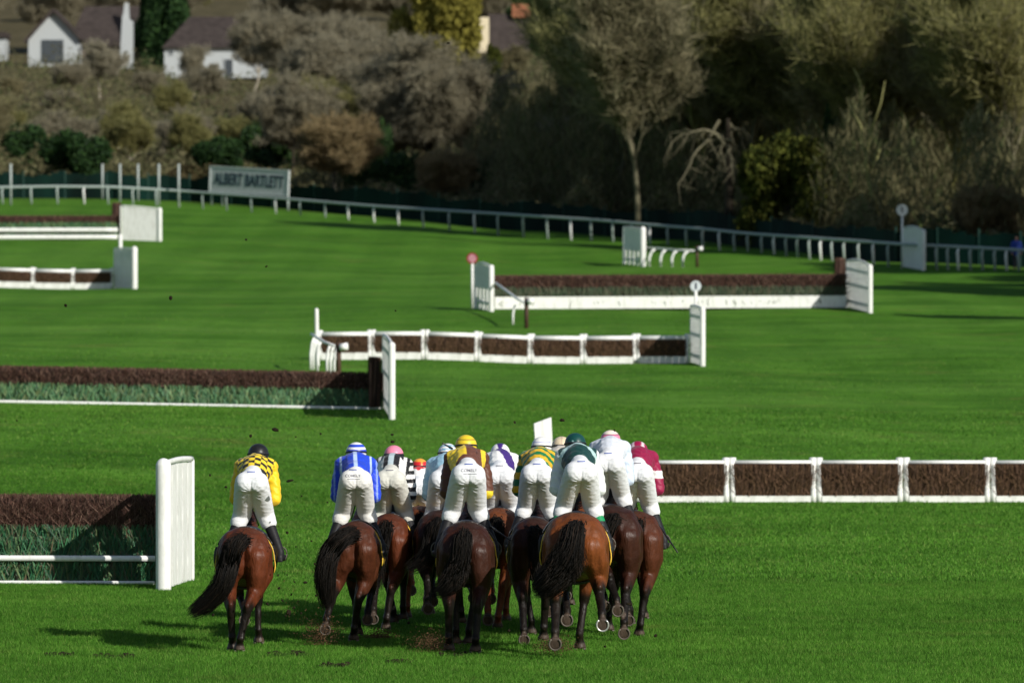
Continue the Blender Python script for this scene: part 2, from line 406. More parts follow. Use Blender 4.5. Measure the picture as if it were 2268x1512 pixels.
def steeple(label, pxL, YL, pxR, YR, zt, zm, nb, na, apron, rails, lean=.35, wd=.016, end_post=None):
    A = ground_at(pxL, YL); B = ground_at(pxR, YR)
    root = thing('steeplechase_fence', label, 'fence', group='birch steeplechase fences')
    mb = MB(); core(mb, A, B, .36, zm - .05, zt - .06); mb.build('birch_core', M['birch_core'], root)
    V = np.concatenate([blades((A, B), nb // 3, int(pxR), .46, zm, zt, wd, 0, .03, .05), blades((A, B), nb * 2, int(pxR) + 1, .52, zm - .03, zt + .01, wd * .8, 0, .035, .22, .13)]); strip_mesh('birch_top', V, M['birch'], root)
    mb = MB(); core(mb, A, B, .34, 0, zm - .02, lean * .8, 0); mb.build('apron_core', M['apron_core'], root)
    rows = [blades((A + Vector((0, -.22 - lean * (1 - f), 0)), B + Vector((0, -.22 - lean * (1 - f), 0))), na // 3, int(pxL) + 7 + i, .12, zm * (f - .30), zm * (f + .06), wd * 1.7, .05, .05, .42) for i, f in enumerate((.3, .5, .75, .97))]
    strip_mesh('apron', np.concatenate(rows), apron, root)
    for (z, r, flat) in rails:
        off = Vector((0, -.30 - lean * (1 - z / zm) - r, z)); mb = MB(); N = 24
        if flat: mb.bar(A + off, B + off, .06, flat)
        else: mb.tube([A.lerp(B, k / N) + off for k in range(N + 1)], r, 10)
        mb.build('guard_rail', M['white'], root, not flat)
    if end_post:
        p = ground_at(end_post[0], end_post[1]); V = blades((p - Vector((end_post[2] / 2, 0, 0)), p + Vector((end_post[2] / 2, 0, 0))), 260, 5, .3, .1, end_post[3], wd, 0, .05, .03)
        strip_mesh('birch_end', V, M['birch'], root)
        mb = MB(); core(mb, p - Vector((end_post[2] / 2 - .02, 0, 0)), p + Vector((end_post[2] / 2 - .02, 0, 0)), .26, .1, end_post[3] - .08); mb.build('birch_end_core', M['birch_core'], root)
    return root
steeple('nearest steeplechase fence with reddish birch top and two white guard rails at left', -700, 92.5, 348, 92, 1.41, .88, 15000, 9000, M['apron'], [(.41, .05, 0), (.03, .03, 0)], .4, .011)
steeple('long steeplechase fence with half buried white base rail behind the riders at left', -500, 160.5, 848, 159, .99, .50, 12000, 5200, M['apron_pale'], [(-.005, .045, 0)], .3, .02, (830, 158.4, .30, 1.42))
steeple('distant steeplechase fence with broad white base board at upper right', 1096, 239, 1872, 240, 1.42, .88, 9000, 4500, M['apron_dull'], [(.26, .02, .5)], .25, .026, (1860, 241.5, .36, 2.0))
steeple('farthest steeplechase fence with two white guard rails at upper left', -400, 334, 262, 335, 1.42, .98, 5200, 3000, M['apron_pale'], [(.56, .13, 0), (.13, .14, 0)], .3, .035, (258, 336, .4, 2.1))

def wing(label, near, far, H, nb=9, arch=.12, mat='white', thick=.05, gap=.04, near_post=.055, lean=0, slatted=.0, side=1, dza=0):
    """near / far = (px, Y): a panel of upright boards with a rounded post at each end"""
    a = ground_at(*near); a.z += dza; b = ground_at(*far); root = thing('fence_wing', label, 'fence wing', group='white wings beside the fences')
    d = b - a; L = d.length; u = d.normalized(); m = M[mat]
    lv = Vector((lean, 0, 0))
    mb = MB(); bw = (L - .2) / nb
    for i in range(nb):
        c = a + u * (.1 + bw * (i + .5)); hh = H - .06 + arch * math.sin(math.pi * (i + .5) / nb)
        lo = .02 + (slatted if i % 2 else 0)
        mb.bar(c + Vector((0, 0, lo)), c + lv + Vector((0, 0, hh)), bw - gap, thick, u.cross(Vector((0, 0, 1))))
    mb.build('board', m, root)
    mb = MB()
    s = u.cross(Vector((0, 0, 1))).normalized()
    for z, off in ((.35, side), (H * .55, side), (H - .25, side)): mb.bar(a + u * .1 + s * off * .045 + lv * z / H + Vector((0, 0, z)), b - u * .1 + s * off * .045 + lv * z / H + Vector((0, 0, z)), .04, .09)
    mb.build('cross_rail', m, root)
    mb = MB(); N = 10
    mb.tube([a + lv + u * (L * k / N) + Vector((0, 0, H + arch * math.sin(math.pi * k / N))) for k in range(N + 1)], .045, 8)
    mb.build('top_rail', m, root, True)
    for p, r in ((a, near_post), (b, .05)):
        mb = MB(); mb.cap(p + Vector((0, 0, 0)), r, p + lv + Vector((0, 0, H - .03)), r, 10); mb.build('post', m, root, True)
    return root
wing('nearest white fence wing with upright boards beside the yellow rider', (362, 89.6), (424, 92.6), 1.98, 5, .03, near_post=.125, gap=.16, thick=.075, side=-1)
wing('narrow white wing seen nearly edge on at the end of the long half buried fence', (868, 152), (850, 160), 2.0, 22, .05, near_post=.095, gap=.12, thick=.08)
wing('right wing of the distant fence with the white base board', (1927, 236.5), (1876, 240.5), 1.95, 13, .15, near_post=.11, gap=.09, thick=.06)
wing('left wing of the distant fence standing under the red marker', (1088, 236), (1052, 241), 1.85, 9, .12, near_post=.12, gap=.03, slatted=.9)
wing('broad pale wing at the end of the farthest fence at upper left', (354, 333.8), (268, 334.5), 2.0, 10, .02, near_post=.13, gap=.02, thick=.07, dza=-.12)
wing('grey shaded wing at the right end of the upper left hurdles', (298, 277), (254, 280.5), 1.95, 12, .02, near_post=.15, gap=.08, thick=.07)
wing('slim grey wing at the right end of the middle row of hurdles', (1556, 193.5), (1531, 197), 1.95, 12, .04, near_post=.10, gap=.10, thick=.07)
wing('small grey wing of a hurdle behind the distant birch fence', (1424, 313), (1381, 317), 2.05, 9, .03, near_post=.17, gap=.05, slatted=.8)
wing('pale shaded wing standing in the far rail near the right edge', (2046, 301), (2002, 305.5), 2.1, 10, .15, near_post=.11, gap=.02)
P_ = [at(1196, 1118, 126.5), at(1231, 1116, 127.3), at(1221, 924, 127.3), at(1183, 938, 126.5)]; P_[0].z = P_[1].z = -.02
mb = MB(); mb.add(P_ + [p + Vector((-.02, .10, 0)) for p in P_], [(0, 1, 2, 3), (7, 6, 5, 4), (0, 4, 5, 1), (1, 5, 6, 2), (2, 6, 7, 3), (3, 7, 4, 0)])
tag(mb.build('fence_wing', M['white'], None), 'plain leaning cream wing board showing above the white capped rider', 'fence wing', 'white wings beside the fences')

def curved_rail(label, pts, posts, cap_px=None, r=.05, pr=.045, brown=None, bow=.25, group='curved white lead in rails'):
    """pts: (px, Y, z above ground); posts: indices or params along with bowed legs"""
    root = thing('lead_in_rail', label, 'rail', group=group)
    P = [ground_at(px, Y) + Vector((0, 0, z)) for px, Y, z in pts]
    mb = MB(); mb.tube(P, r, 8); mb.build('rail', M['plastic'], root, True)
    for (px, Y, z) in posts:
        g = ground_at(px, Y); mb = MB()
        mb.tube([g, g + Vector((0, 0, z * .5)), g + Vector((bow * .35, 0, z * .82)), g + Vector((bow, 0, z))], pr, 7); mb.build('post', M['plastic'], root, True)
    if brown:
        px, Y, z = brown; g = ground_at(px, Y); mb = MB(); mb.tube([g - Vector((0, 0, .1)), g + Vector((0, 0, z))], .085, 8); mb.build('end_post', M['post_brown'], root, True)
        mb = MB(); mb.tube([g + Vector((.05, -.12, z - .16)), g + Vector((.3, -.16, z - .12))], .12, 10); mb.build('end_cap', M['plastic'], root, True)
curved_rail('curved white rail leading to a brown post in front of the distant fence', [(1098, 236, 1.18), (1120, 232, 1.06), (1145, 228, .95), (1163, 224.5, .95)], [(1136, 226.5, .78)], brown=(1166, 223.5, 1.2), bow=.1)
curved_rail('curved white rail on bowed posts beyond the distant fence', [(1430, 314, 1.02), (1460, 312, .98), (1500, 310, .92), (1540, 309, .9)], [(1438, 313, .95), (1463, 312, .93), (1488, 311, .9), (1512, 310, .88)], brown=(1544, 309, 1.15), bow=.3, pr=.07)
curved_rail('bunched curved white rail at the left end of the middle hurdles', [(690, 188, 1.12), (697, 186, 1.15), (718, 184, 1.05), (742, 182.5, 1.0)], [(688, 187, 1.05), (694, 187, 1.02), (703, 186, 1.0), (724, 184, .98), (732, 183.5, .98), (740, 183, .96)], brown=(750, 182.5, 1.12), bow=.12)
curved_rail('white rail ends showing between the purple and the green silks', [(1138, 120, 1.0), (1150, 118, 1.02), (1160, 122, 1.0)], [(1150, 118, 1.0), (1142, 121, 1.0)], bow=.05)
g = ground_at(703, 190); mb = MB(); mb.cap(g, .075, g + Vector((-.03, 0, 1.85)), .07, 10)
tag(mb.build('tall_post', M['white'], None, True), 'tall thin white post at the left end of the middle hurdles', 'post')

# hurdles
def hurdle_proto(wd, H, top_h, bot_h, label, group):
    root = thing('hurdle', label, 'hurdle', group=group)
    lean = .12
    for s in (-1, 1):
        mb = MB(); x = s * (wd / 2 - .07)
        mb.tube([(x, -.02, .0), (x, -.01, .2), (x, .02, H * .45), (x, .06, H * .8), (x, .1, H + .05)], [.072, .072, .062, .072, .088], 9)
        mb.build('upright', M['white'], root, True)
    mb = MB(); mb.tube([(-wd / 2 + .12, .07, H - top_h / 2), (wd / 2 - .12, .07, H - top_h / 2)], top_h / 2, 10); mb.build('top_rail', M['white'], root, True)
    mb = MB(); mb.box((0, -.05, bot_h / 2 + .005), (wd - .26, .07, bot_h)); mb.build('kick_board', M['white'], root)
    A, B = Vector((-wd / 2 + .12, .04, 0)), Vector((wd / 2 - .12, .04, 0))
    V = np.concatenate([blades((A, B), 900, int(wd * 50), .2, bot_h * .7, H - top_h * .8, .018, 0, .03, .10), blades((A, B), 1500, int(wd * 50) + 1, .26, bot_h * .8, H - top_h * .9, .014, 0, .02, .3, .22)]); strip_mesh('brush_infill', V, M['brush'], root)
    mb = MB(); core(mb, A, B, .09, bot_h * .6, H - top_h * .6); mb.build('brush_core', M['birch_core'], root)
    return root
def copy_tree(o, parent=None):
    c = o.copy(); COL.objects.link(c); c.parent = parent
    for ch in list(o.children): copy_tree(ch, c)
    return c
def place_row(proto, spots, labels):
    for i, ((px, Y), lab) in enumerate(zip(spots, labels)):
        o = proto if i == 0 else copy_tree(proto)
        g = ground_at(px, Y); o.location = g; o['label'] = lab
        gl = ground_at(px - 60, Y); gr = ground_at(px + 60, Y); o.rotation_euler = (0, -math.atan2(gr.z - gl.z, gr.x - gl.x), (i % 3 - 1) * .006)
h1 = hurdle_proto(1.97, .96, .12, .15, 'x', 'hurdles in the near row')
place_row(h1, [(1519, 128.9), (1712, 129), (1904, 129), (2097, 129), (2290, 129), (1326, 129)],
          ['near brush hurdle directly beside the maroon rider', 'second near brush hurdle to the right of the maroon rider', 'third near brush hurdle to the right of the maroon rider', 'fourth near brush hurdle to the right of the maroon rider', 'near brush hurdle cut by the right edge of the picture', 'near brush hurdle hidden behind the riders between green and maroon silks'])
h2 = hurdle_proto(1.83, .96, .18, .24, 'x', 'hurdles in the middle row')
place_row(h2, [(764 + 117.3 * i, 196) for i in range(7)],
          ['leftmost hurdle of the middle row behind the curved rail', 'middle row hurdle partly behind the narrow edge-on wing', 'third hurdle from the left in the middle row', 'central hurdle of the seven in the middle row', 'third hurdle from the right in the middle row', 'second hurdle from the right in the middle row', 'rightmost hurdle of the middle row touching the slim grey wing'])
h3 = hurdle_proto(2.0, .98, .2, .3, 'x', 'hurdles in the upper left row')
place_row(h3, [(206, 280), (117, 280), (28, 280)],
          ['upper left hurdle touching the grey shaded wing', 'upper left hurdle second from the grey shaded wing', 'upper left hurdle cut by the left edge of the picture'])

# round marker discs
def lollipop(label, px, Y, z, rim, face, mark, rr, post_h, txt='8'):
    g = ground_at(px, Y); root = thing('marker_disc', label, 'marker', g)
    mb = MB(); mb.tube([(0, 0, 0), (0, 0, z - rr * .9)], .055, 8); mb.build('post', M['white'], root, True)
    mb = MB(); mb.tube([(0, -.02, z), (0, .03, z)], rr, 28); mb.build('disc', mat_plain('disc_rim', rim, .5), root)
    mb = MB(); mb.tube([(0, -.027, z), (0, -.019, z)], rr * .72, 28); mb.build('disc_face', mat_plain('disc_paint', face, .5), root)
    if txt:
        cu = bpy.data.curves.new('numeral', 'FONT'); cu.body = txt; cu.size = rr * 1.35; cu.align_x = 'CENTER'; cu.align_y = 'CENTER'; cu.extrude = .004; cu.offset = .02
        t = bpy.data.objects.new('numeral', cu); TMP.collection.objects.link(t); TMP.view_layers[0].update()
        me = bpy.data.meshes.new_from_object(t.evaluated_get(TMP.view_layers[0].depsgraph)); bpy.data.objects.remove(t)
        o = link('numeral', me, mat_plain('numeral_paint', mark, .5), root); o.rotation_euler = (R(90), 0, 0); o.location = (0, -.034, z)
    return root
lollipop('white round marker above the slim grey wing with a dark numeral', 1541, 197.5, 2.62, (.5, .55, .58), (.55, .6, .63), (.01, .02, .05), .19, 2, '1')
lollipop('white round marker above the pale wing near the right edge', 1998, 304, 3.12, (.62, .63, .64), (.62, .63, .64), (.02, .02, .04), .31, 2, '1')
lollipop('red rimmed round marker above the left wing of the distant fence', 1046, 241.5, 2.12, (.20, .010, .010), (.42, .20, .23), (.7, .65, .68), .24, 2, None)
g = ground_at(267, 282); mb = MB(); mb.tube([g, g + Vector((0, 0, 2.6))], .09, 8); tag(mb.build('wing_post', M['white'], None, True), 'short white post rising behind the grey shaded wing at upper left', 'post')

# sign
def text_mesh(body, size, extrude=.006, offset=0, sx=1):
    cu = bpy.data.curves.new('lettering', 'FONT'); cu.body = body; cu.size = size; cu.align_x = 'CENTER'; cu.align_y = 'CENTER'; cu.extrude = extrude; cu.offset = offset
    t = bpy.data.objects.new('lettering', cu); TMP.collection.objects.link(t); TMP.view_layers[0].update()
    me = bpy.data.meshes.new_from_object(t.evaluated_get(TMP.view_layers[0].depsgraph)); bpy.data.objects.remove(t)
    a = coords(me); a[:, 0] *= sx; set_coords(me, a); return me
def build_sign():
    a = at(467, 396, 399); b = at(638, 406, 394); c = (a + b) / 2; d = b - a; L = d.length; rz = math.atan2(d.y, d.x); tilt = math.atan2(d.z, math.hypot(d.x, d.y))
    root = thing('advertising_board', 'pale advertising board lettered ALBERT BARTLETT standing behind the rail', 'sign', c); root.rotation_euler = (0, -tilt, rz)
    pale = mat_plain('board_paint', (.48, .50, .51), .6); navy = mat_plain('board_lettering', (.012, .03, .05), .6); fr = mat_plain('board_frame', (.5, .54, .54), .6)
    mb = MB(); mb.box((0, 0, 0), (L, .06, 1.7)); mb.build('panel', pale, root)
    mb = MB()
    for z in (-.87, .87): mb.box((0, -.01, z), (L + .2, .12, .09))
    for x in (-L / 2 - .05, L / 2 + .05): mb.box((x, -.012, 0), (.1, .13, 1.83))
    mb.build('frame', fr, root)
    me = text_mesh('ALBERT BARTLETT', 1.15, .01, .03, .62); A = coords(me); wdt = A[:, 0].max() - A[:, 0].min(); A[:, 0] *= (L * .9) / wdt; set_coords(me, A)
    o = link('lettering', me, navy, root); o.rotation_euler = (R(90), 0, 0); o.location = (0, -.045, 0)
    for x in (-L / 2 + .05, -L / 2 + 1.1, L / 2 - .05):
        p = root.matrix_basis @ Vector((x, .1, -.8)); g0 = gz(p.x, p.y); mb = MB(); inv = root.matrix_basis.inverted()
        mb.tube([inv @ Vector((p.x, p.y, g0)), inv @ p], .08, 7); mb.build('leg', M['grey_rail'], root, True)
build_sign()
names = ['first tall pole from the left edge behind the rail', 'tall pole above the left part of the farthest fence', 'third tall pole from the left rising behind the broad pale wing',
         'fourth tall pole from the left behind the broad pale wing', 'fifth tall pole from the left just past the broad wing', 'tall pole nearest to the advertising board']
for (px, dy), lab in zip(((24, -2), (227, 9), (266, 4), (306, 7), (352, 2), (396, -1)), names):
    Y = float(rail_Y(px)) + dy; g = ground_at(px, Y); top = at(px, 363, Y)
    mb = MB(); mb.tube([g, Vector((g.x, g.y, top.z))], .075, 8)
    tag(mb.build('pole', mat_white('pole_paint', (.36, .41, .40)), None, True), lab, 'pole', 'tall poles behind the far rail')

# ------------------------------------------------------------ horses
HIND = {  # (y, z) of stifle, hock, fetlock, hoof end; sole direction
    'stance': [(.48, 1.0), (.10, .56), (.20, .20), (.27, .03), (0, .05, -1)],
    'push': [(.40, .98), (-.06, .55), (-.10, .19), (-.05, .03), (0, .1, -1)],
    'lift': [(.42, .98), (.02, .64), (-.26, .36), (-.36, .22), (0, -1, -.25)],
    'tuck': [(.50, 1.0), (.10, .72), (-.20, .50), (-.30, .37), (0, -1, -.15)],
    'fwd': [(.62, 1.0), (.38, .56), (.60, .20), (.70, .05), (0, .2, -1)]}
FORE = {  # knee, fetlock, hoof
    'stance': [(1.62, .56), (1.58, .20), (1.63, .03), (0, .05, -1)],
    'lift': [(1.80, .64), (1.52, .44), (1.40, .33), (0, -1, -.1)],
    'fwd': [(1.95, .66), (2.15, .36), (2.24, .22), (0, -.1, -1)],
    'back': [(1.48, .56), (1.24, .24), (1.16, .10), (0, -.5, -1)]}
def horse_mat():
    t = NT('horse_coat', .5, .2); v = t.coord(); c = t.attr('col')
    n = t.noise(3.5, t.coord((1, 1, .6)), 4, .6)
    c = t.mix(c, t.ramp(n, [(.3, (.62, .58, .55)), (.7, (1.2, 1.15, 1.1))]), .8, 'MULTIPLY')
    mud = t.ramp(t.noise(42, v, 4, .8), [(.63, (0, 0, 0)), (.69, (1, 1, 1))])
    c = t.mix(c, t.ramp(t.noise(22, t.coord((1, 1, .25)), 4, .7), [(.3, (.78, .76, .74)), (.7, (1.18, 1.16, 1.14))]), 1, 'MULTIPLY')
    c = t.mix(c, (.03, .022, .014), mud)
    rr = t.ramp(t.noise(6, v, 3), [(.3, (.40,) * 3), (.7, (.62,) * 3)]); t.l(rr, t.b.inputs['Roughness'])
    h = t.noise(5.5, t.coord((1, 1, .4)), 4, .5); h2 = t.noise(60, t.coord((1, 1, .3)), 2)
    m = t.n('ShaderNodeMath', operation='MULTIPLY_ADD'); t.l(h2, m.inputs[0]); m.inputs[1].default_value = .06; t.l(h, m.inputs[2])
    t.bump(m.outputs[0], .085, .7)
    return t.col(c)
M['horse'] = horse_mat()
def hair_mat():
    t = NT('horse_hair', .65, .15); c = t.ramp(t.island(), [(0, (.004, .0035, .0035)), (.85, (.010, .008, .006)), (1, (.03, .018, .012))])
    return t.col(c)
M['hair'] = hair_mat()
M['dull_steel'] = mat_plain('muddy_steel', (.10, .085, .07), .6, .3)
M['sole'] = mat_plain('hoof_sole', (.05, .04, .035), .8)
COATS = {'bay': ((.10, .026, .010), (.009, .006, .005)), 'bright': ((.155, .047, .013), (.010, .007, .005)), 'brown': ((.07, .02, .009), (.008, .006, .005)),
         'dark': ((.036, .012, .007), (.007, .005, .004)), 'chestnut': ((.15, .045, .014), (.12, .034, .012)), 'liver': ((.072, .022, .010), (.008, .006, .005))}

def strands(root_pts, n, seed, spread, rad, drift=(0, 0, 0), steps=9, start=.03):
    """hair following a guide polyline, each strand a thin three sided tube"""
    rng = np.random.default_rng(seed); G = np.array(root_pts, float); tt = np.linspace(0, 1, len(G))
    S = np.linspace(0, 1, steps); C = np.stack([np.interp(S, tt, G[:, k]) for k in range(3)], 1)
    off0 = rng.normal(0, start, (n, 1, 3)); offd = rng.normal(0, 1, (n, 1, 3)); offd /= np.linalg.norm(offd, axis=2, keepdims=True); offd *= rng.random((n, 1, 1)) ** .6
    ln = rng.uniform(.72, 1.05, (n, 1))
    Sx = S[None, :] * ln
    C = np.stack([np.interp(Sx, tt, G[:, k]) for k in range(3)], 2)
    sp = np.interp(S, np.linspace(0, 1, len(spread)), spread)[None, :, None]
    wav = np.sin(S[None, :] * rng.uniform(3, 9, (n, 1)) + rng.uniform(0, 6, (n, 1)))[..., None] * rng.normal(0, .012, (n, 1, 3)) * S[None, :, None]
    P = C + off0 * (1 - S[None, :, None]) + offd * sp + wav
    r = rad * (1 - .75 * S ** 2)[None, :, None] * rng.uniform(.6, 1.3, (n, 1, 1))
    dirs = [np.array([math.cos(a), .2 * math.sin(a), math.sin(a)]) for a in (0, 2.1, 4.2)]
    V = np.stack([P + r * d for d in dirs], 2)       # n, steps, 3, 3
    V = V.reshape(-1, 3); idx = np.arange(n * steps * 3).reshape(n, steps, 3); Fs = []
    for k in range(3):
        a, b = idx[:, :-1, k], idx[:, :-1, (k + 1) % 3]; c, d = idx[:, 1:, (k + 1) % 3], idx[:, 1:, k]
        Fs.append(np.stack([a, b, c, d], -1).reshape(-1, 4))
    return V, np.concatenate(Fs)

def frame_to(d, up=Vector((0, 0, 1))):
    return Vector(d).to_track_quat('Z', 'Y').to_matrix()

def make_horse(c):
    """c: px, Y, s, rz, coat, hl, hr, fl, fr (pose, foot x, foot dz, foot dy), tail guide, label"""
    s = c['s']; x0 = (c['px'] - 1134) / F * c['Y']
    root = thing('horse', c['label'], 'horse', (x0, c['Y'], c.get('dz', 0)), c.get('rz', 0), 'racehorses galloping away'); root.scale = (s, s, s)
    wd = c.get('w', 1.0); mb = MB()
    mb.loft([(-.02, 0, 1.22, .08, .12), (.03, 0, 1.22, .20 * wd, .22), (.13, 0, 1.24, .275 * wd, .30), (.30, 0, 1.25, .325 * wd, .345), (.5, 0, 1.245, .325 * wd, .355), (.75, 0, 1.22, .315 * wd, .345),
             (1.0, 0, 1.18, .335 * wd, .355), (1.3, 0, 1.15, .33 * wd, .38), (1.55, 0, 1.18, .28, .40), (1.78, 0, 1.2, .22, .34), (1.95, 0, 1.2, .14, .22)], 26, .92)
    # croup and hamstrings
    for q in (-1, 1):
        mb.ell((q * .15 * wd, .33, 1.37), (.15, .26, .19)); mb.ell((q * .17 * wd, .16, 1.22), (.155, .18, .26))
    legs = []
    for q, key in ((-1, 'hl'), (1, 'hr')):
        pose, fx, fdz, fdy = c[key]; st, hk, ft, hf, sd_ = HIND[pose]
        pf = lambda yz, t, dz=0, dy=0: Vector((q * .19 * wd * (1 - t) + fx * t, yz[0] + dy, yz[1] + dz))
        S = pf(st, 0); S.x = q * .22 * wd; H = pf(hk, .62, fdz * .6, fdy * .5); T = pf(ft, .93, fdz, fdy); E = pf(hf, 1, fdz, fdy)
        hip = Vector((q * .16 * wd, .32, 1.26)); but = Vector((q * .15 * wd, .10, 1.22))
        mb.chain([hip, S], [.2, .145]); g1 = S.lerp(H, .45) + Vector((0, -.03, .02))
        mb.chain([but, (but + g1) / 2 + Vector((q * .01, -.02, 0)), g1, S.lerp(H, .8) + Vector((0, -.02, 0))], [.16, .150, .118, .070])
        mb.chain([S, S.lerp(H, .5), H], [.14, .112, .066])
        pt = H + Vector((0, -.065, .055)); mb.chain([g1 + Vector((0, -.04, 0)), pt, H], [.06, .042, .056]); mb.cap(pt, .042, H + Vector((0, -.01, -.08)), .052)
        mb.chain([H, T], [.060, .046]); mb.cap(T, .056, T + Vector((0, -.025, -.01)), .05)
        d = Vector(sd_).normalized(); q0 = E - d * .075
        mb.chain([T, q0], [.047, .052]); mb.tube([q0 - d * .015, E - d * .04, E], [.052, .070, .082], 16)
        legs.append((H, T, E, d, g1, True))
    for q, key in ((-1, 'fl'), (1, 'fr')):
        pose, fx, fdz, fdy = c[key]; kn, ft, hf, sd_ = FORE[pose]
        el = Vector((q * .16, 1.58, 1.02)); K = Vector((q * .15 * .5 + fx * .5, kn[0], kn[1] + fdz * .5)); T = Vector((fx * .95, ft[0] + fdy, ft[1] + fdz)); E = Vector((fx, hf[0] + fdy, hf[1] + fdz))
        mb.chain([Vector((q * .15, 1.7, 1.22)), el, el.lerp(K, .5), K], [.16, .12, .088, .064]); mb.ell(K, (.064, .064, .072))
        mb.chain([K, T], [.050, .044]); mb.cap(T, .054, T + Vector((0, -.02, 0)), .04)
        d = Vector(sd_).normalized(); q0 = E - d * .075
        mb.chain([T, q0], [.045, .050]); mb.tube([q0 - d * .015, E - d * .04, E], [.050, .069, .081], 16)
        legs.append((K, T, E, d, el.lerp(K, .8), False))
    # neck and head
    hx = c.get('head', 0)
    n0, n1, n2 = Vector((0, 1.72, 1.33)), Vector((hx * .4, 2.1, 1.55)), Vector((hx, 2.42, 1.70))
    mb.chain([n0, n1, n2], [.22, .145, .105]); mb.chain([n0 + Vector((0, .02, -.1)), n1 + Vector((0, .02, -.1)), n2 + Vector((0, 0, -.04))], [.2, .13, .09])
    hd = Vector((hx * 1.2, 2.82, 1.42)); mb.chain([n2, n2.lerp(hd, .5), hd], [.105, .078, .058]); mb.cap(n2 + Vector((0, .05, -.10)), .08, n2.lerp(hd, .5) + Vector((0, 0, -.05)), .055)
    mb.ell(hd + Vector((0, .02, -.02)), (.05, .06, .06))
    for q in (-1, 1): mb.chain([n2 + Vector((q * .05, -.01, .08)), n2 + Vector((q * .065, -.02, .15)), n2 + Vector((q * .06, -.01, .20))], [.03, .026, .010], 8)
    me = blob('horse_body', mb, .0175, 5)
    P = coords(me)
    # crease between the hind quarters and muscle grooves
    cr = np.exp(-(P[:, 0] / .035) ** 2) * sstep(-P[:, 1], -.35, -.05) * (1 - sstep(P[:, 2], 1.30, 1.48)) * sstep(P[:, 2], .8, .95)
    P[:, 1] += .05 * cr
    for q in (-1, 1):
        gx = q * (.20 + .06 * (1.4 - P[:, 2])) * wd; gr = np.exp(-((P[:, 0] - gx) / .045) ** 2) * sstep(-P[:, 1], -.4, -.1) * sstep(P[:, 2], .85, 1.0) * (1 - sstep(P[:, 2], 1.38, 1.5))
        P[:, 1] += .016 * gr
    set_coords(me, P)
    base, pts = COATS[c['coat']]
    D = np.full(len(P), 9.0)
    for H, T, E, d, g1, hind in legs:
        for a, b in ((H, T), (T, E)): D = np.minimum(D, seg_dist(P, a, b))
    k = 1 - sstep(D, .075, .17)
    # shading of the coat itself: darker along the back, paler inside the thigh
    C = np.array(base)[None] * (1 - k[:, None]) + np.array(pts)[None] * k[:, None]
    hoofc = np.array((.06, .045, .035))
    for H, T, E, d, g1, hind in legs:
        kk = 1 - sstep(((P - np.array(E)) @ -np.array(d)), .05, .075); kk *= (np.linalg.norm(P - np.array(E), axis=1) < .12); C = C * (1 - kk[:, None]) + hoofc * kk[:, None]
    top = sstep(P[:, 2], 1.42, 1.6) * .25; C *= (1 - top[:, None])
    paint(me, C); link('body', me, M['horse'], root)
    # shoes
    for key_, (H, T, E, d, g1, hind) in zip(('hl', 'hr', 'fl', 'fr'), legs):
        if c.get('shoes', True):
            Mx = frame_to(d); mb = MB()
            fwdv = Vector((0, 0, 1)) if abs(d.y) > .6 else Vector((0, 1, 0))
            ax = (fwdv - d * fwdv.dot(d)).normalized() * (-1 if abs(d.y) > .6 else 1); sx = d.cross(ax).normalized()
            pts = [E + d * .004 + ax * math.cos(a) * .070 + sx * math.sin(a) * .066 for a in np.linspace(-2.5, 2.5, 15)]
            mb.tube(pts, .0105, 6); mb.build('horseshoe', M['steel'] if key_ in c.get('bright', ()) else M['dull_steel'], root, True)
    # tail
    g = [Vector(p) for p in c['tail']]; dock = Vector((0, -.0, 1.43))
    guide = [dock, dock + Vector((g[0].x * .25, -.09, .02))] + g
    V, Fs = strands(guide, c.get('tn', 420), int(c['px']), [0, .05, .11, .13, c.get('tspread', .12) * 1.15, .09], .0045, start=.035)
    mb = MB(); rr = [.05, .062] + list(np.interp(np.linspace(0, 1, len(g)), [0, .5, 1], [.088 * c.get('tc', 1), .09 * c.get('tc', 1), .015])); mb.chain([dock + Vector((0, .05, 0))] + guide[1:], rr, 10)
    cme = blob('tail_core', mb, .02, 3); cv = coords(cme); nz = np.empty(len(cv) * 3, np.float32); cme.vertices.foreach_get('normal', nz); nz = nz.reshape(-1, 3); cv = cv - nz * (.016 + .014 * np.sin(cv[:, [0]] * 110 + cv[:, [2]] * 14 + np.sin(cv[:, [1]] * 90) * 1.5)); set_coords(cme, cv)
    me = fast_mesh('tail', V, Fs); link('tail', me, M['hair'], root)
    link('tail_core', cme, M['hair'], root)
    # mane
    mg = [Vector((0, 1.62, 1.60)), Vector((hx * .4, 2.08, 1.73)), Vector((hx, 2.42, 1.82))]
    rng = np.random.default_rng(int(c['px']) + 1); n = 260; t = rng.random(n)
    B = np.stack([np.interp(t, [0, .5, 1], [p[k] for p in mg]) for k in range(3)], 1)
    tp = B + np.stack([rng.normal(.05, .05, n), rng.normal(-.10, .04, n), rng.normal(-.02, .05, n)], 1); wv = np.stack([np.zeros(n), np.full(n, .012), np.full(n, .004)], 1)
    Vm = np.stack([B - wv - [0, 0, .04], B + wv - [0, 0, .04], tp + wv * .3, tp - wv * .3], 1).reshape(-1, 3); strip_mesh('mane', Vm, M['hair'], root)
    # saddle cloth, saddle, girth, bridle
    bw = .345 * wd
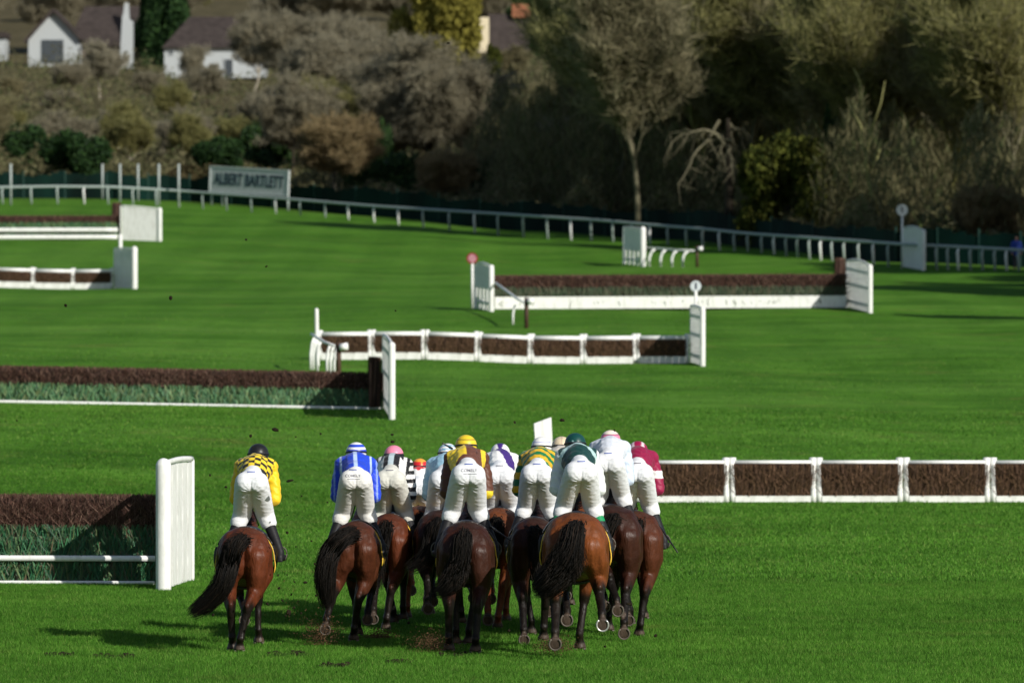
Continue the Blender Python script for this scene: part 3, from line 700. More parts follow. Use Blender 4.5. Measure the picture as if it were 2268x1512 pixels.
    def shell(name, y0, y1, zc, rx, rz, a0, a1, col_fn, mat, thick=.012, flare=0):
        nu, nv = 34, 14; V = []; C = []
        for i in range(nu + 1):
            a = a0 + (a1 - a0) * i / nu
            for j in range(nv + 1):
                y = y0 + (y1 - y0) * j / nv
                dn = max(0, zc - 0.0 - (zc + rz * math.cos(a)));
                V.append(((rx + flare * dn) * math.sin(a), y + .02 * math.sin(i * .9), zc + rz * math.cos(a)))
                C.append(col_fn(abs(i / nu - .5) * 2, j / nv))
        Fs = [(i * (nv + 1) + j, i * (nv + 1) + j + 1, (i + 1) * (nv + 1) + j + 1, (i + 1) * (nv + 1) + j) for i in range(nu) for j in range(nv)]
        me = bpy.data.meshes.new(name); me.from_pydata(V, [], Fs); me.update(); paint(me, C); me.polygons.foreach_set('use_smooth', [True] * len(me.polygons))
        bm = bmesh.new(); bm.from_mesh(me); bmesh.ops.recalc_face_normals(bm, faces=bm.faces); bmesh.ops.solidify(bm, geom=bm.faces[:], thickness=thick); bm.to_mesh(me); bm.free()
        return link(name, me, mat, root)
    edge = c.get('edge', (.75, .48, .05))
    shell('number_cloth', .98, 1.50, 1.17, bw + .012, .385, -2.1, 2.1, lambda u, v: edge if (u > .88 or v < .13 or v > .90) else c.get('cloth', (.75, .74, .7)), M['cloth'], flare=.30)
    shell('saddle', 1.02, 1.42, 1.18, bw + .028, .405, -1.15, 1.15, lambda u, v: c.get('saddle', (.02, .018, .02)), M['leather'], .02)
    mb = MB(); N = 26; mb.tube([(math.sin(a) * (bw + .03), 1.28, 1.16 + .40 * math.cos(a)) for a in np.linspace(1.2, 2 * math.pi - 1.2, N)], .022, 6); mb.build('girth', M['black'], root, True)
    mb = MB()
    for u_, r_ in ((.18, .118), (.6, .082)):
        cc = n2.lerp(hd, u_); dd = (hd - n2).normalized(); ux = Vector((1, 0, 0)); uy = dd.cross(ux)
        mb.tube([cc + Vector((0, 0, -.02)) + ux * math.cos(a) * r_ + uy * math.sin(a) * r_ * 1.15 for a in np.linspace(0, 2 * math.pi, 17)], .012, 6)
    for q in (-1, 1): mb.tube([n2 + Vector((q * .1, .05, .02)), n2.lerp(hd, .75) + Vector((q * .075, 0, 0))], .010, 6)
    mb.build('bridle', c.get('bridle', M['black']), root, True)
    mb = MB()
    for q in (-1, 1): mb.tube([n2.lerp(hd, .8) + Vector((q * .07, 0, 0)), (q * .16, 2.15, 1.56), (q * .08, 1.80, 1.78)], .009, 6)
    mb.build('reins', M['black'], root, True)
    return root

def attr_mat(name, rough, spec, bscale, bdist, sheen=0, stretch=(1, 1, 1), bstr=.6):
    t = NT(name, rough, spec, sheen); c = t.attr('col'); v = t.coord(stretch)
    n = t.noise(bscale, v, 4, .55)
    w = t.n('ShaderNodeTexWave'); w.wave_type = 'BANDS'; w.bands_direction = 'Z'; w.inputs['Scale'].default_value = 5; w.inputs['Distortion'].default_value = 6; w.inputs['Detail'].default_value = 2
    w.inputs['Detail Scale'].default_value = 1.6; t.l(t.coord((.7, .7, 1.2)), w.inputs['Vector'])
    m = t.n('ShaderNodeMath', operation='MULTIPLY_ADD'); t.l(w.outputs['Fac'], m.inputs[0]); m.inputs[1].default_value = .18; t.l(n, m.inputs[2])
    c2 = t.mix(c, t.ramp(t.noise(30, t.coord(), 3, .8), [(.66, (0, 0, 0)), (.74, (1, 1, 1))]), 0)
    sp = t.ramp(t.noise(55, t.coord(), 2, .7), [(.70, (0, 0, 0)), (.73, (1, 1, 1))])
    c2 = t.mix(c2, (.07, .055, .035), t.mix((0, 0, 0), sp, .7))
    t.bump(m.outputs[0], bdist, bstr); return t.col(c2)
M['cloth'] = attr_mat('number_cloth', .7, .3, 9, .01)
M['leather'] = attr_mat('saddle_leather', .4, .4, 12, .004)
M['silk'] = attr_mat('racing_silk', .5, .3, 7, .014, .1, (1, 1, .5))
M['breech'] = attr_mat('white_breeches', .75, .15, 14, .011, .1, (1, 1, 1.3))
M['boot'] = attr_mat('riding_boot', .55, .25, 8, .006)
M['helmet'] = attr_mat('cap_silk', .4, .4, 14, .006)
M['skin'] = mat_plain('skin', (.48, .25, .17), .5, .4)
M['ink'] = mat_plain('breech_lettering', (.16, .16, .19), .6)
M['blue_ink'] = mat_plain('breech_blue_mark', (.05, .09, .35), .6)

W_ = (.80, .80, .79)
YEL, BLK, BLUE, PINK, RED = (.78, .56, .03), (.012, .012, .014), (.012, .055, .58), (.78, .24, .36), (.62, .025, .03)
def silk_fn(kind):
    def f(x, y, z, arm):     # rider-local; arm: 0 torso, 1..2 along the sleeve; returns colour
        ax = abs(x)
        if kind == 'check':
            if arm: return (.80, .52, .015)
            return BLK if (math.floor((x + 10.04) / .075) + math.floor((y * 1.0 + z * .9 + 10) / .075)) % 2 else YEL
        if kind == 'blue':
            if arm: return (.22, .32, .75) if abs(ax - .27) < .012 else BLUE
            return (.45, .58, .85) if (abs(x + .01 - .0 * y) < .022 or abs(ax - .19) < .013) else BLUE
        if kind == 'blackwhite':
            if arm: return W_ if (math.floor(z / .055) % 2) else BLK
            return (.45, .55, .6) if ax < .035 else (W_ if (.15 < ax < .19 or (math.floor((x + 5) / .07) % 2 and y < .1 and ax > .1)) else BLK)
        if kind == 'reddiamond':
            if arm: return RED if .28 < z < .42 or ax > .34 else W_
            return RED if (abs(x) / .13 + abs(y - .12) / .17) < 1 else W_
        if kind == 'lightblue': return (.30, .52, .66) if not arm else (.36, .58, .70)
        if kind == 'brownyellow':
            if arm: return YEL if z < (.40 if arm == 1 else .2) else (.10, .035, .02)
            return YEL if (x < -.02 and y > -.1) or .17 < x < .23 else (.12, .045, .03)
        if kind == 'whitepurple':
            if arm: return W_
            return (.05, .02, .18) if (.0 < (x * .9 + y * .5) % .42 < .19) else W_
        if kind == 'greengold':
            if arm: return (.62, .36, .01) if (math.floor((z + 5) / .085) % 2) else (.008, .13, .045)
            return (.62, .38, .02) if (math.floor((y + z + ax * .4 + 5) / .09) % 2) else (.008, .16, .055)
        if kind == 'brownhoop':
            return (.62, .56, .48) if (math.floor((z + 5) / .085) % 2) else (.05, .012, .012)
        if kind == 'darkgreen':
            if arm: return (.72, .75, .75)
            return (.42, .60, .60) if abs(y * .8 + ax * .55 - .17 + (z - .9) * .3) < .045 else (.006, .045, .042)
        if kind == 'pale':
            if arm: return (.55, .64, .78)
            return (.60, .64, .72)
        if kind == 'maroon':
            if arm: return W_ if .52 < z < .62 else (.26, .006, .05)
            return W_ if (abs(y - .30) < .04 and ax < .14) else (.25, .006, .05)
        return W_
    return f
def cap_fn(kind):
    def f(x, y, z):          # unit sphere coordinates of the cap
        if kind == 'black': return BLK
        if kind == 'bluehoop': return W_ if math.floor((z + 1.1) / .27) % 2 else BLUE
        if kind == 'pink': return BLK if abs(z - .05) < .10 else PINK
        if kind == 'red': return (.80, .35, .05) if (z > .62 or abs(x - .3) < .1) else RED
        if kind == 'lightblue': return W_ if math.floor((z + y * .5 + 1.1) / .25) % 2 else (.20, .42, .58)
        if kind == 'yellow': return (.25, .18, .03) if abs(z - .52) < .05 else YEL
        if kind == 'purplestar': return (.05, .02, .18) if (z > .45 and abs(x) < .42 - (1 - z) * .5 or z < .05) else W_
        if kind == 'white': return (.35, .38, .62) if abs(z - .45) < .07 else W_
        if kind == 'cream': return (.66, .55, .38) if abs(x) > .1 else (.5, .4, .3)
        if kind == 'darkgreen': return (.006, .055, .05) if not (abs(x + .35) < .07 and z < .3) else (.3, .5, .5)
        if kind == 'pinkwhite': return (.16, .04, .12) if abs(z - .52) < .05 else ((.82, .72, .62) if z > .5 else PINK)
        if kind == 'maroonwhite': return (.70, .55, .60) if (abs(abs(x) - .5) < .14 and z > 0) else (.30, .008, .06)
        return W_
    return f
M['goggle'] = mat_plain('goggle_lens', (.03, .03, .035), .1, .6)

def make_rider(c, horse, hc):
    """c: px (hips), head px, pose tweaks"""
    s = hc['s'] * 1.0; k = c.get('k', 1.06)
    ys = 1.16 * s; Y = hc['Y'] + ys; x0 = (c['px'] - 1134) / F * (Y - .3)
    zb = c.get('zb', 1.53 * s) + hc.get('dz', 0)
    root = thing('person', c['label'], 'jockey', (x0, Y, zb), c.get('rz', math.sin(c['px'] * 1.7) * .09), 'jockeys riding away'); root.scale = (k, k, k)
    hx = c.get('hx', 0.0)                     # sideways lean of the head
    kw = c.get('kw', .140); lean = hx
    HIP = [Vector((q * .090, -.27, .56)) for q in (-1, 1)]
    KN = [Vector((q * kw, .13, .20)) for q in (-1, 1)]
    AN = [Vector((q * (kw + .20), -.08, -.27)) for q in (-1, 1)]
    TOE = [a + Vector((q * .035, .14, -.075)) for a, q in zip(AN, (-1, 1))]
    HEEL = [a + Vector((0, -.05, -.06)) for a in AN]
    WA = Vector((lean * .2, -.06, .71)); CH = Vector((lean * .6, .22, .785)); NK = Vector((lean * .85, .42, .83)); HD = Vector((lean, .53, .905 + c.get('hz', 0)))
    SH = [CH + Vector((q * .165, .07, -.01)) for q in (-1, 1)]
    ew = c.get('ew', .242); EL = [Vector((q * ew + lean * .5, .16, .38)) for q in (-1, 1)]; WR = [Vector((q * .13 + lean * .3, .46, .30)) for q in (-1, 1)]
    if 'el' in c:
        for i in (0, 1):
            if c['el'][i]: EL[i] = Vector(c['el'][i])
    def body(mb, g):
        # g: growth in metres over the bare body
        for i, q in enumerate((-1, 1)):
            mb.ell(HIP[i] + Vector((-q * .008, -.05, .035)), (.102 + g, .112 + g, .115 + g)); mb.cap(HIP[i], .102 + g, HIP[i].lerp(KN[i], .5) , .088 + g)
    mb = MB(); g = -.012
    body(mb, g); 
    for i, q in enumerate((-1, 1)):
        mb.chain([HIP[i].lerp(KN[i], .5), KN[i], KN[i].lerp(AN[i], .35), AN[i]], [.085, .062, .058, .038]); mb.chain([HEEL[i], TOE[i]], [.036, .034])
        mb.chain([SH[i], EL[i], WR[i]], [.062, .045, .028])
        # hand: palm, four curled fingers, thumb
        w = WR[i]; p = w + Vector((-q * .01, .075, -.02)); mb.cap(w, .027, p, .033, 10)
        for f, ln in zip(range(4), (.9, 1.0, .95, .8)):
            a = p + Vector((-q * (.028 - f * .0185), .015, .012)); b = a + Vector((0, .038 * ln, -.012)); d = b + Vector((0, .006, -.034 * ln)); e = d + Vector((0, -.026 * ln, -.008))
            mb.chain([a, b, d, e], [.010, .0095, .009, .008], 8)
        a = p + Vector((-q * .03, -.02, .01)); mb.chain([a, a + Vector((-q * .022, .025, .006)), a + Vector((-q * .018, .052, -.004))], [.011, .010, .008], 8)
    mb.chain([(HIP[0] + HIP[1]) / 2 + Vector((0, .03, .05)), WA, CH, NK], [.13, .12, .135, .06]); mb.chain([SH[0], SH[1]], [.075, .075]); mb.chain([NK, HD], [.055, .055])
    mb.ell(HD, (.078, .098, .105)); mb.ell(HD + Vector((0, .055, -.055)), (.055, .06, .055))
    mb.chain([HD + Vector((0, .10, .01)), HD + Vector((0, .118, -.03))], [.012, .016], 8)
    for q in (-1, 1): mb.ell(HD + Vector((q * .08, 0, -.01)), (.012, .022, .032), 8, 6)
    mb.chain([HD + Vector((-.025, .105, -.062)), HD + Vector((.025, .105, -.062))], [.009, .009], 8)
    me = blob('rider_body', mb, .0115, 2); link('body', me, M['skin'], root)
    # breeches
    mb = MB(); g = c.get('bg', .022)
    body(mb, g); mb.chain([(HIP[0] + HIP[1]) / 2 + Vector((0, -.02, .08)), WA + Vector((0, -.06, -.01))], [.14, .115])
    mb.chain([HIP[0] + Vector((0, -.02, .05)), HIP[1] + Vector((0, -.02, .05))], [.118, .118]); mb.ell((lean * .1, -.24, .66), (.155, .12, .11)); mb.chain([HIP[0] + Vector((.02, -.075, .02)), HIP[1] + Vector((-.02, -.075, .02))], [.105, .105])
    for i, q in enumerate((-1, 1)):
        mb.chain([HIP[i], HIP[i].lerp(KN[i], .5), KN[i], KN[i].lerp(AN[i], .24)], [.122 + g * .3, .114 + g * .5, .110 + g * .4, .104])
    me = blob('breeches', mb, .0125, 9); P = coords(me)
    # folds gathered round the knee and seat
    f = .0014 * np.sin(P[:, 2] * 95 + P[:, 0] * 40 + np.sin(P[:, 1] * 30) * 1.5) * (1 - sstep(P[:, 2], .34, .55)) + .003 * np.sin((P[:, 2] + np.abs(P[:, 0]) * .9) * 70) * np.exp(-((P[:, 2] - .5) / .09) ** 2)
    ctr = np.where(P[:, [0]] > 0, np.array([[.16, -.05, 0]]), np.array([[-.16, -.05, 0]])); rd = P - ctr; rd[:, 2] = 0; rd /= np.maximum(np.linalg.norm(rd, axis=1, keepdims=True), 1e-3)
    cl = np.exp(-(P[:, 0] / .018) ** 2) * sstep(-P[:, 1], .2, .36) * (1 - sstep(P[:, 2], .55, .66))
    cz = .47; ang = np.arctan2(P[:, 2] - cz, P[:, 0]); rr_ = np.hypot(P[:, 0], P[:, 2] - cz); fold = np.sin(ang * 17 + np.sin(rr_ * 40)) * np.exp(-((rr_ - .075) / .06) ** 2) * .0055
    P = P + rd * f[:, None]; P[:, 1] += (.018 * cl + fold) * sstep(-P[:, 1], .1, .3); set_coords(me, P)
    bc = np.array(c.get('bcol', (.73, .75, .78))); C = np.tile(bc, (len(P), 1)); mudk = (1 - sstep(P[:, 2], .1, .4)) * .10; C = C * (1 - mudk[:, None]) + np.array((.3, .24, .15)) * mudk[:, None]
    seam = np.maximum(np.exp(-((P[:, 2] - .655 - P[:, 0] ** 2 * .8) / .0045) ** 2), np.exp(-(P[:, 0] / .005) ** 2) * (P[:, 2] < .655)) * .35 * (P[:, 1] < -.2); C = C * (1 - seam[:, None]) + np.array((.35, .35, .36)) * seam[:, None]
    paint(me, C); br = link('breeches', me, M['breech'], root)
    bvh = BVHTree.FromObject if False else None
    V = [v.co.copy() for v in me.vertices]; bvh = BVHTree.FromPolygons(V, [tuple(p.vertices) for p in me.polygons])
    def project(tm, cx, cz, mat, name, par):
        A = coords(tm); out = A.copy()
        for i in range(len(A)):
            hit = bvh.ray_cast(Vector((A[i, 0] + cx, -1.2, A[i, 1] + cz)), Vector((0, 1, 0)))
            y = hit[0].y if hit[0] else -.3
            out[i] = (A[i, 0] + cx, y - .004 - A[i, 2] * .2, A[i, 1] + cz)
        set_coords(tm, out); return link(name, tm, mat, par)
    def barmesh(w_, h_):
        n = 8; V = [(w_ * (i / n - .5), h_ * (j - .5), 0) for j in (0, 1) for i in range(n + 1)]
        me = bpy.data.meshes.new('bar'); me.from_pydata(V, [], [(i, i + 1, n + 2 + i, n + 1 + i) for i in range(n)]); me.update(); return me
    if c.get('txt'):
        tm = text_mesh('COMELY', .050, 0, .0004, 1.0); project(tm, c.get('tx', 0), .66, M['ink'], 'lettering', br)
        project(barmesh(.16, .006), c.get('tx', 0) + .01, .62, M['ink'], 'printed_line', br)
    if c.get('mark', True):
        project(barmesh(.10, .012), c.get('tx', 0), .735, M['blue_ink'] if c.get('bm', True) else M['ink'], 'waist_mark', br)
    # jacket
    mb = MB(); jg = c.get('jg', .03)
    mb.chain([WA + Vector((0, .03, .0)), WA.lerp(CH, .5) + Vector((0, 0, .015)), CH, NK + Vector((0, -.04, -.02))], [.140 + jg * .6, .142 + jg, .134 + jg, .085])
    if c.get('jh'): mb.chain([WA, WA + Vector((0, -c['jh'], -.03))], [.15, .155])
    mb.chain([SH[0] + Vector((0, -.04, 0)), SH[1] + Vector((0, -.04, 0))], [.095 + jg * .6, .095 + jg * .6])
    for q in (-1, 1): mb.chain([WA + Vector((q * .07, .05, -.03)), CH + Vector((q * .09, 0, -.02))], [.105 + jg * .4, .12 + jg])
    for i, q in enumerate((-1, 1)): mb.chain([SH[i], SH[i].lerp(EL[i], .5) + Vector((q * .015, -.02, 0)), EL[i], EL[i].lerp(WR[i], .5), WR[i]], [.085 + jg * .4, .076 + jg * .5, .068 + jg * .5, .060 + jg * .3, .038])
    me = blob('jacket', mb, .0125, 3); P = coords(me)
    f = .0035 * np.sin(P[:, 2] * 60 + P[:, 1] * 35 + np.sin(P[:, 0] * 25) * 2) + .002 * np.sin(P[:, 1] * 90 + P[:, 0] * 30)
    nrm = np.empty(len(P) * 3, np.float32); me.vertices.foreach_get('normal', nrm); P = P + nrm.reshape(-1, 3) * f[:, None]; set_coords(me, P)
    fn = silk_fn(c['silk']); C = np.empty((len(P), 3)); armd = np.minimum.reduce([seg_dist(P, SH[i] + Vector((q * .03, 0, -.06)), EL[i]) for i, q in ((0, -1), (1, 1))] + [seg_dist(P, EL[i], WR[i]) for i in (0, 1)])
    tor = seg_dist(P, WA, CH)
    for i in range(len(P)):
        arm = (1 if P[i, 0] > 0 else 2) if armd[i] - .0 < tor[i] - .085 else 0
        C[i] = fn(P[i, 0] - lean * .4, P[i, 1], P[i, 2], arm)
    paint(me, C); link('jacket', me, M['silk'], root)
    # boots
    bt = np.array(c.get('boot', (.012, .012, .014))); sock = c.get('sock')
    for i, q in enumerate((-1, 1)):
        mb = MB(); a = KN[i].lerp(AN[i], .16); mb.chain([a, KN[i].lerp(AN[i], .45), AN[i]], [.074, .070, .054]); mb.chain([AN[i], HEEL[i] + Vector((0, 0, -.01))], [.052, .047]); mb.chain([HEEL[i], TOE[i]], [.046, .043]); mb.box(HEEL[i] + Vector((0, -.01, -.045)), (.07, .07, .03))
        me = blob('boot', mb, .011, 2); P = coords(me); C = np.tile(bt, (len(P), 1))
        if sock:
            C[P[:, 2] > .0] = sock
        paint(me, C); link('boot', me, M['boot'], root)
        mb = MB(); p = (HEEL[i] + TOE[i]) / 2 + Vector((0, .03, 0)); mb.tube([p + Vector((math.cos(t) * .062, 0, .045 + math.sin(t) * .085)) for t in np.linspace(0, 2 * math.pi, 17)], .009, 6)
        mb.build('stirrup', M['dull_steel'], root, True)
        mb = MB(); mb.tube([p + Vector((0, 0, .13)), KN[i].lerp(AN[i], .4) + Vector((-q * .05, .05, 0))], .012, 5); mb.build('stirrup_leather', M['black'], root)
    # helmet with silk cap
    mb = MB(); Rx = Vector((.130, .15, .130)); mb.ell(HD + Vector((0, -.012, .025)), Rx, 40, 26); mb2 = MB(); mb2.cap(HD + Vector((0, .11, .045)), .055, HD + Vector((0, .15, .03)), .045, 12)
    me = mb.mesh('cap', True); P = coords(me); ct = np.array(HD + Vector((0, -.012, .025)))
    P[:, 2] = np.maximum(P[:, 2], ct[2] - .075); fc = cap_fn(c['cap']); C = np.array([fc(*((p - ct) / np.array(Rx))) for p in P]); set_coords(me, P); paint(me, C); hm = link('helmet', me, M['helmet'], root)
    me = mb2.mesh('peak', True); P = coords(me); paint(me, np.array([fc(0, 1, 0)] * len(P))); link('peak', me, M['helmet'], hm)
    mb = MB(); mb.tube([HD + Vector((math.cos(t) * .131, -.012 + math.sin(t) * .152, .02 - .02 * math.sin(t))) for t in np.linspace(0, 2 * math.pi, 25)], .011, 6)
    paintc = c.get('strap', (.02, .02, .03)); mm = mb.mesh('goggle_strap', True); link('goggle_strap', mm, mat_plain('strap', paintc, .5), root)
    mb = MB()
    for q in (-1, 1): mb.ell(HD + Vector((q * .035, .115, .01)), (.034, .02, .026), 10, 6)
    mb.build('goggles', M['goggle'], root, True)
    return root

def T(*p): return [Vector(q) for q in p]
HORSES = [
 dict(px=540, Y=73.6, s=1.0, w=1.08, tc=.95, coat='bay', rz=.03, hl=('stance', -.15, 0, -.10), hr=('push', -.06, 0, 0), fl=('lift', -.02, 0, 0), fr=('stance', .17, 0, 0),
      tail=T((-.14, -.20, 1.36), (-.20, -.26, 1.10), (-.27, -.24, .85), (-.48, -.18, .64), (-.66, -.12, .52)), tn=1700, tspread=.13, label='reddish bay horse at far left with its black tail swept to the left'),
 dict(px=784, Y=75.2, s=1.0, w=.88, coat='liver', rz=-.03, hl=('lift', -.36, -.02, 0), hr=('stance', -.02, .0, 0), fl=('stance', -.04, 0, 0), fr=('lift', .10, -.1, 0), dz=.02,
      tail=T((-.16, -.22, 1.40), (-.32, -.26, 1.20), (-.38, -.24, .92), (-.36, -.16, .68), (-.34, -.12, .50)), tn=1700, tspread=.14, label='liver bay horse under the blue rider with a ragged tail blown left'),
 dict(px=858, Y=78.4, s=1.0, w=.87, coat='bay', rz=-.02, hl=('lift', -.18, -.04, 0), hr=('push', -.02, .0, 0), fl=('stance', .02, 0, 0), fr=('stance', .16, .05, 0),
      tail=T((-.05, -.16, 1.36), (-.12, -.2, 1.1), (-.14, -.2, .85), (-.12, -.2, .6)), tn=600, label='bay horse of the pink capped rider with a gold edged number cloth'),
 dict(px=935, Y=81.5, s=1.0, w=.92, coat='chestnut', rz=.04, hl=('push', -.22, 0, 0), hr=('stance', .12, .04, 0), fl=('lift', -.12, 0, 0), fr=('stance', .1, 0, 0),
      tail=T((-.02, -.16, 1.36), (0, -.2, 1.1), (.03, -.2, .9), (.02, -.2, .7)), tn=500, label='chestnut horse of the red capped rider glimpsed between two darker horses'),
 dict(px=972, Y=78.2, s=1.03, w=.95, coat='dark', rz=.0, hl=('lift', -.14, .1, 0), hr=('stance', .30, .08, 0), fl=('lift', -.1, 0, 0), fr=('lift', .45, .05, 0),
      tail=T((-.06, -.16, 1.36), (-.1, -.2, 1.1), (-.2, -.2, .95), (-.38, -.2, .85)), tn=600, label='dark brown horse half hidden behind the yellow capped rider\'s horse'),
 dict(px=1030, Y=73.4, s=1.05, w=1.04, coat='dark', rz=-.01, hl=('stance', -.20, 0, -.1), hr=('push', .13, 0, -.05), fl=('stance', -.15, 0, 0), fr=('stance', .02, 0, 0),
      tail=T((-.04, -.2, 1.32), (-.07, -.26, 1.10), (-.12, -.26, .95), (-.20, -.24, .84), (-.34, -.2, .76)), tn=1700, tspread=.16, label='very dark horse with a muddy near leg under the yellow capped rider'),
 dict(px=1102, Y=78.8, s=1.04, w=.95, coat='chestnut', rz=-.02, hl=('lift', -.12, -.08, 0), hr=('push', .0, .0, 0), fl=('lift', -.12, 0, 0), fr=('stance', .08, .0, 0),
      tail=T((-.02, -.16, 1.36), (-.04, -.2, 1.15), (-.1, -.2, .95), (-.12, -.2, .75)), tn=240, label='bright chestnut horse of the rider in white and purple'),
 dict(px=1184, Y=75.6, s=1.03, w=.95, coat='dark', rz=.01, hl=('lift', -.14, -.16, 0), hr=('stance', .12, 0, 0), fl=('stance', -.02, 0, 0), fr=('lift', .2, 0, 0),
      tail=T((.02, -.18, 1.36), (.03, -.22, 1.1), (.06, -.22, .85), (.05, -.2, .62)), tn=320, label='dark brown horse under the rider in green and gold'),
 dict(px=1242, Y=79.0, s=1.0, w=.92, coat='dark', rz=.02, hl=('lift', -.1, 0, 0), hr=('stance', .02, 0, 0), fl=('lift', .12, .05, 0), fr=('fwd', .2, 0, 0),
      tail=T((-.02, -.18, 1.36), (-.03, -.22, 1.1), (-.05, -.22, .85), (-.05, -.2, .62)), tn=500, label='dark horse almost hidden behind the dark green rider\'s bay'),
 dict(px=1275, Y=72.2, s=1.13, w=1.12, bright=('hr',), tc=.95, coat='bright', rz=-.01, dz=.03, hl=('lift', -.23, -.06, 0), hr=('tuck', .30, .0, 0), fl=('lift', -.10, 0, 0), fr=('stance', .05, -.03, -.1),
      tail=T((-.03, -.24, 1.38), (-.07, -.34, 1.18), (-.14, -.36, 1.0), (-.26, -.32, .86), (-.42, -.26, .76)), tn=3200, tspread=.22, label='bright bay horse nearest the middle right with a big bushy black tail'),
 dict(px=1362, Y=76.2, s=1.12, w=1.0, coat='dark', rz=.03, dz=.0, hl=('tuck', .02, .0, 0), hr=('lift', .09, -.12, 0), fl=('lift', -.06, 0, 0), fr=('stance', .0, 0, 0),
      tail=T((-.12, -.16, 1.34), (-.2, -.2, 1.1), (-.26, -.2, .9), (-.28, -.2, .7)), tn=600, label='dark brown horse under the pink and white capped rider'),
 dict(px=1415, Y=77.2, s=1.05, w=.96, coat='liver', rz=.06, hl=('lift', -.16, .0, 0), hr=('push', .0, -.02, 0), fl=('stance', .02, .05, 0), fr=('stance', .20, .12, 0),
      tail=T((-.06, -.16, 1.34), (-.12, -.2, 1.1), (-.2, -.2, .9), (-.26, -.2, .7)), tn=240, label='brown horse at the right of the group under the maroon rider'),
]
RIDERS = [
 dict(px=558, silk='check', cap='black', hx=.035, label='jockey in black cap and yellow and black checked silks at far left', tx=-.0, hz=.0),
 dict(px=785, zb=1.49, jh=.13, silk='blue', cap='bluehoop', hx=.03, bcol=(.74, .74, .72), txt=1, tx=-.04, hz=-.0, label='jockey in blue silks with pale seams and a blue and white hooped cap'),
 dict(px=868, zb=1.41, silk='blackwhite', cap='pink', hx=-.03, bcol=(.62, .62, .56), bm=0, label='jockey with pink cap and black and white silks', hz=-.02),
 dict(px=926, silk='reddiamond', cap='red', hx=.0, k=.92, zb=1.27, label='jockey in red cap and white silks with a red diamond on the back', mark=False),
 dict(px=985, zb=1.42, silk='lightblue', cap='lightblue', hx=.03, label='jockey in light blue silks mostly hidden by the yellow capped rider', mark=False),
 dict(px=1032, silk='brownyellow', cap='yellow', hx=.04, txt=1, tx=.0, k=1.10, hz=.0, label='jockey in yellow cap and brown and yellow silks'),
 dict(px=1107, silk='whitepurple', cap='purplestar', hx=.0, label='jockey in white silks with purple sashes and a white and purple cap', bm=0, zb=1.46, hz=-.05),
 dict(px=1190, silk='greengold', cap='white', hx=.05, label='jockey in green and gold hooped silks and a white cap', ew=.27),
 dict(px=1240, silk='brownhoop', cap='cream', hx=.03, label='jockey with cream cap and brown and white hooped sleeves behind the green one', mark=False, zb=1.50),
 dict(px=1283, silk='darkgreen', cap='darkgreen', hx=-.005, k=1.06, kw=.165, sock=(.01, .25, .09), ew=.27, zb=1.67, label='jockey in dark green cap and dark green silks with a pale chevron and white sleeves'),
 dict(px=1352, silk='pale', cap='pinkwhite', hx=-.03, label='jockey in pale grey silks and a pink and white cap', zb=1.70, txt=0, hz=-.05),
 dict(px=1414, silk='maroon', cap='maroonwhite', hx=-.01, label='jockey in maroon silks with white armbands at the right of the group', ew=.27, bm=0, zb=1.54, hz=-.06),
]
import os
_sel = None
for hc, rc in zip(HORSES, RIDERS):
    h = make_horse(hc); make_rider(rc, h, hc)

def whip(label, a, b, r=.013):
    mb = MB(); a = Vector(a); b = Vector(b); mb.tube([a, a.lerp(b, .25), a.lerp(b, .3), b], [.018, .018, r, r * .7], 8)
    tag(mb.build('whip', M['black'], None, True), label, 'whip', 'whips held by the jockeys')
whip('black whip pointing down right beside the maroon rider', at(1455, 1156, 78.3), at(1501, 1223, 77.6))
whip('black whip across the chestnut rump beside the yellow capped rider', at(1086, 1166, 74.6), at(1131, 1196, 74.2))
whip('short brown whip raised over the light blue rider', at(1001, 993, 79.6), at(980, 981, 79.4))

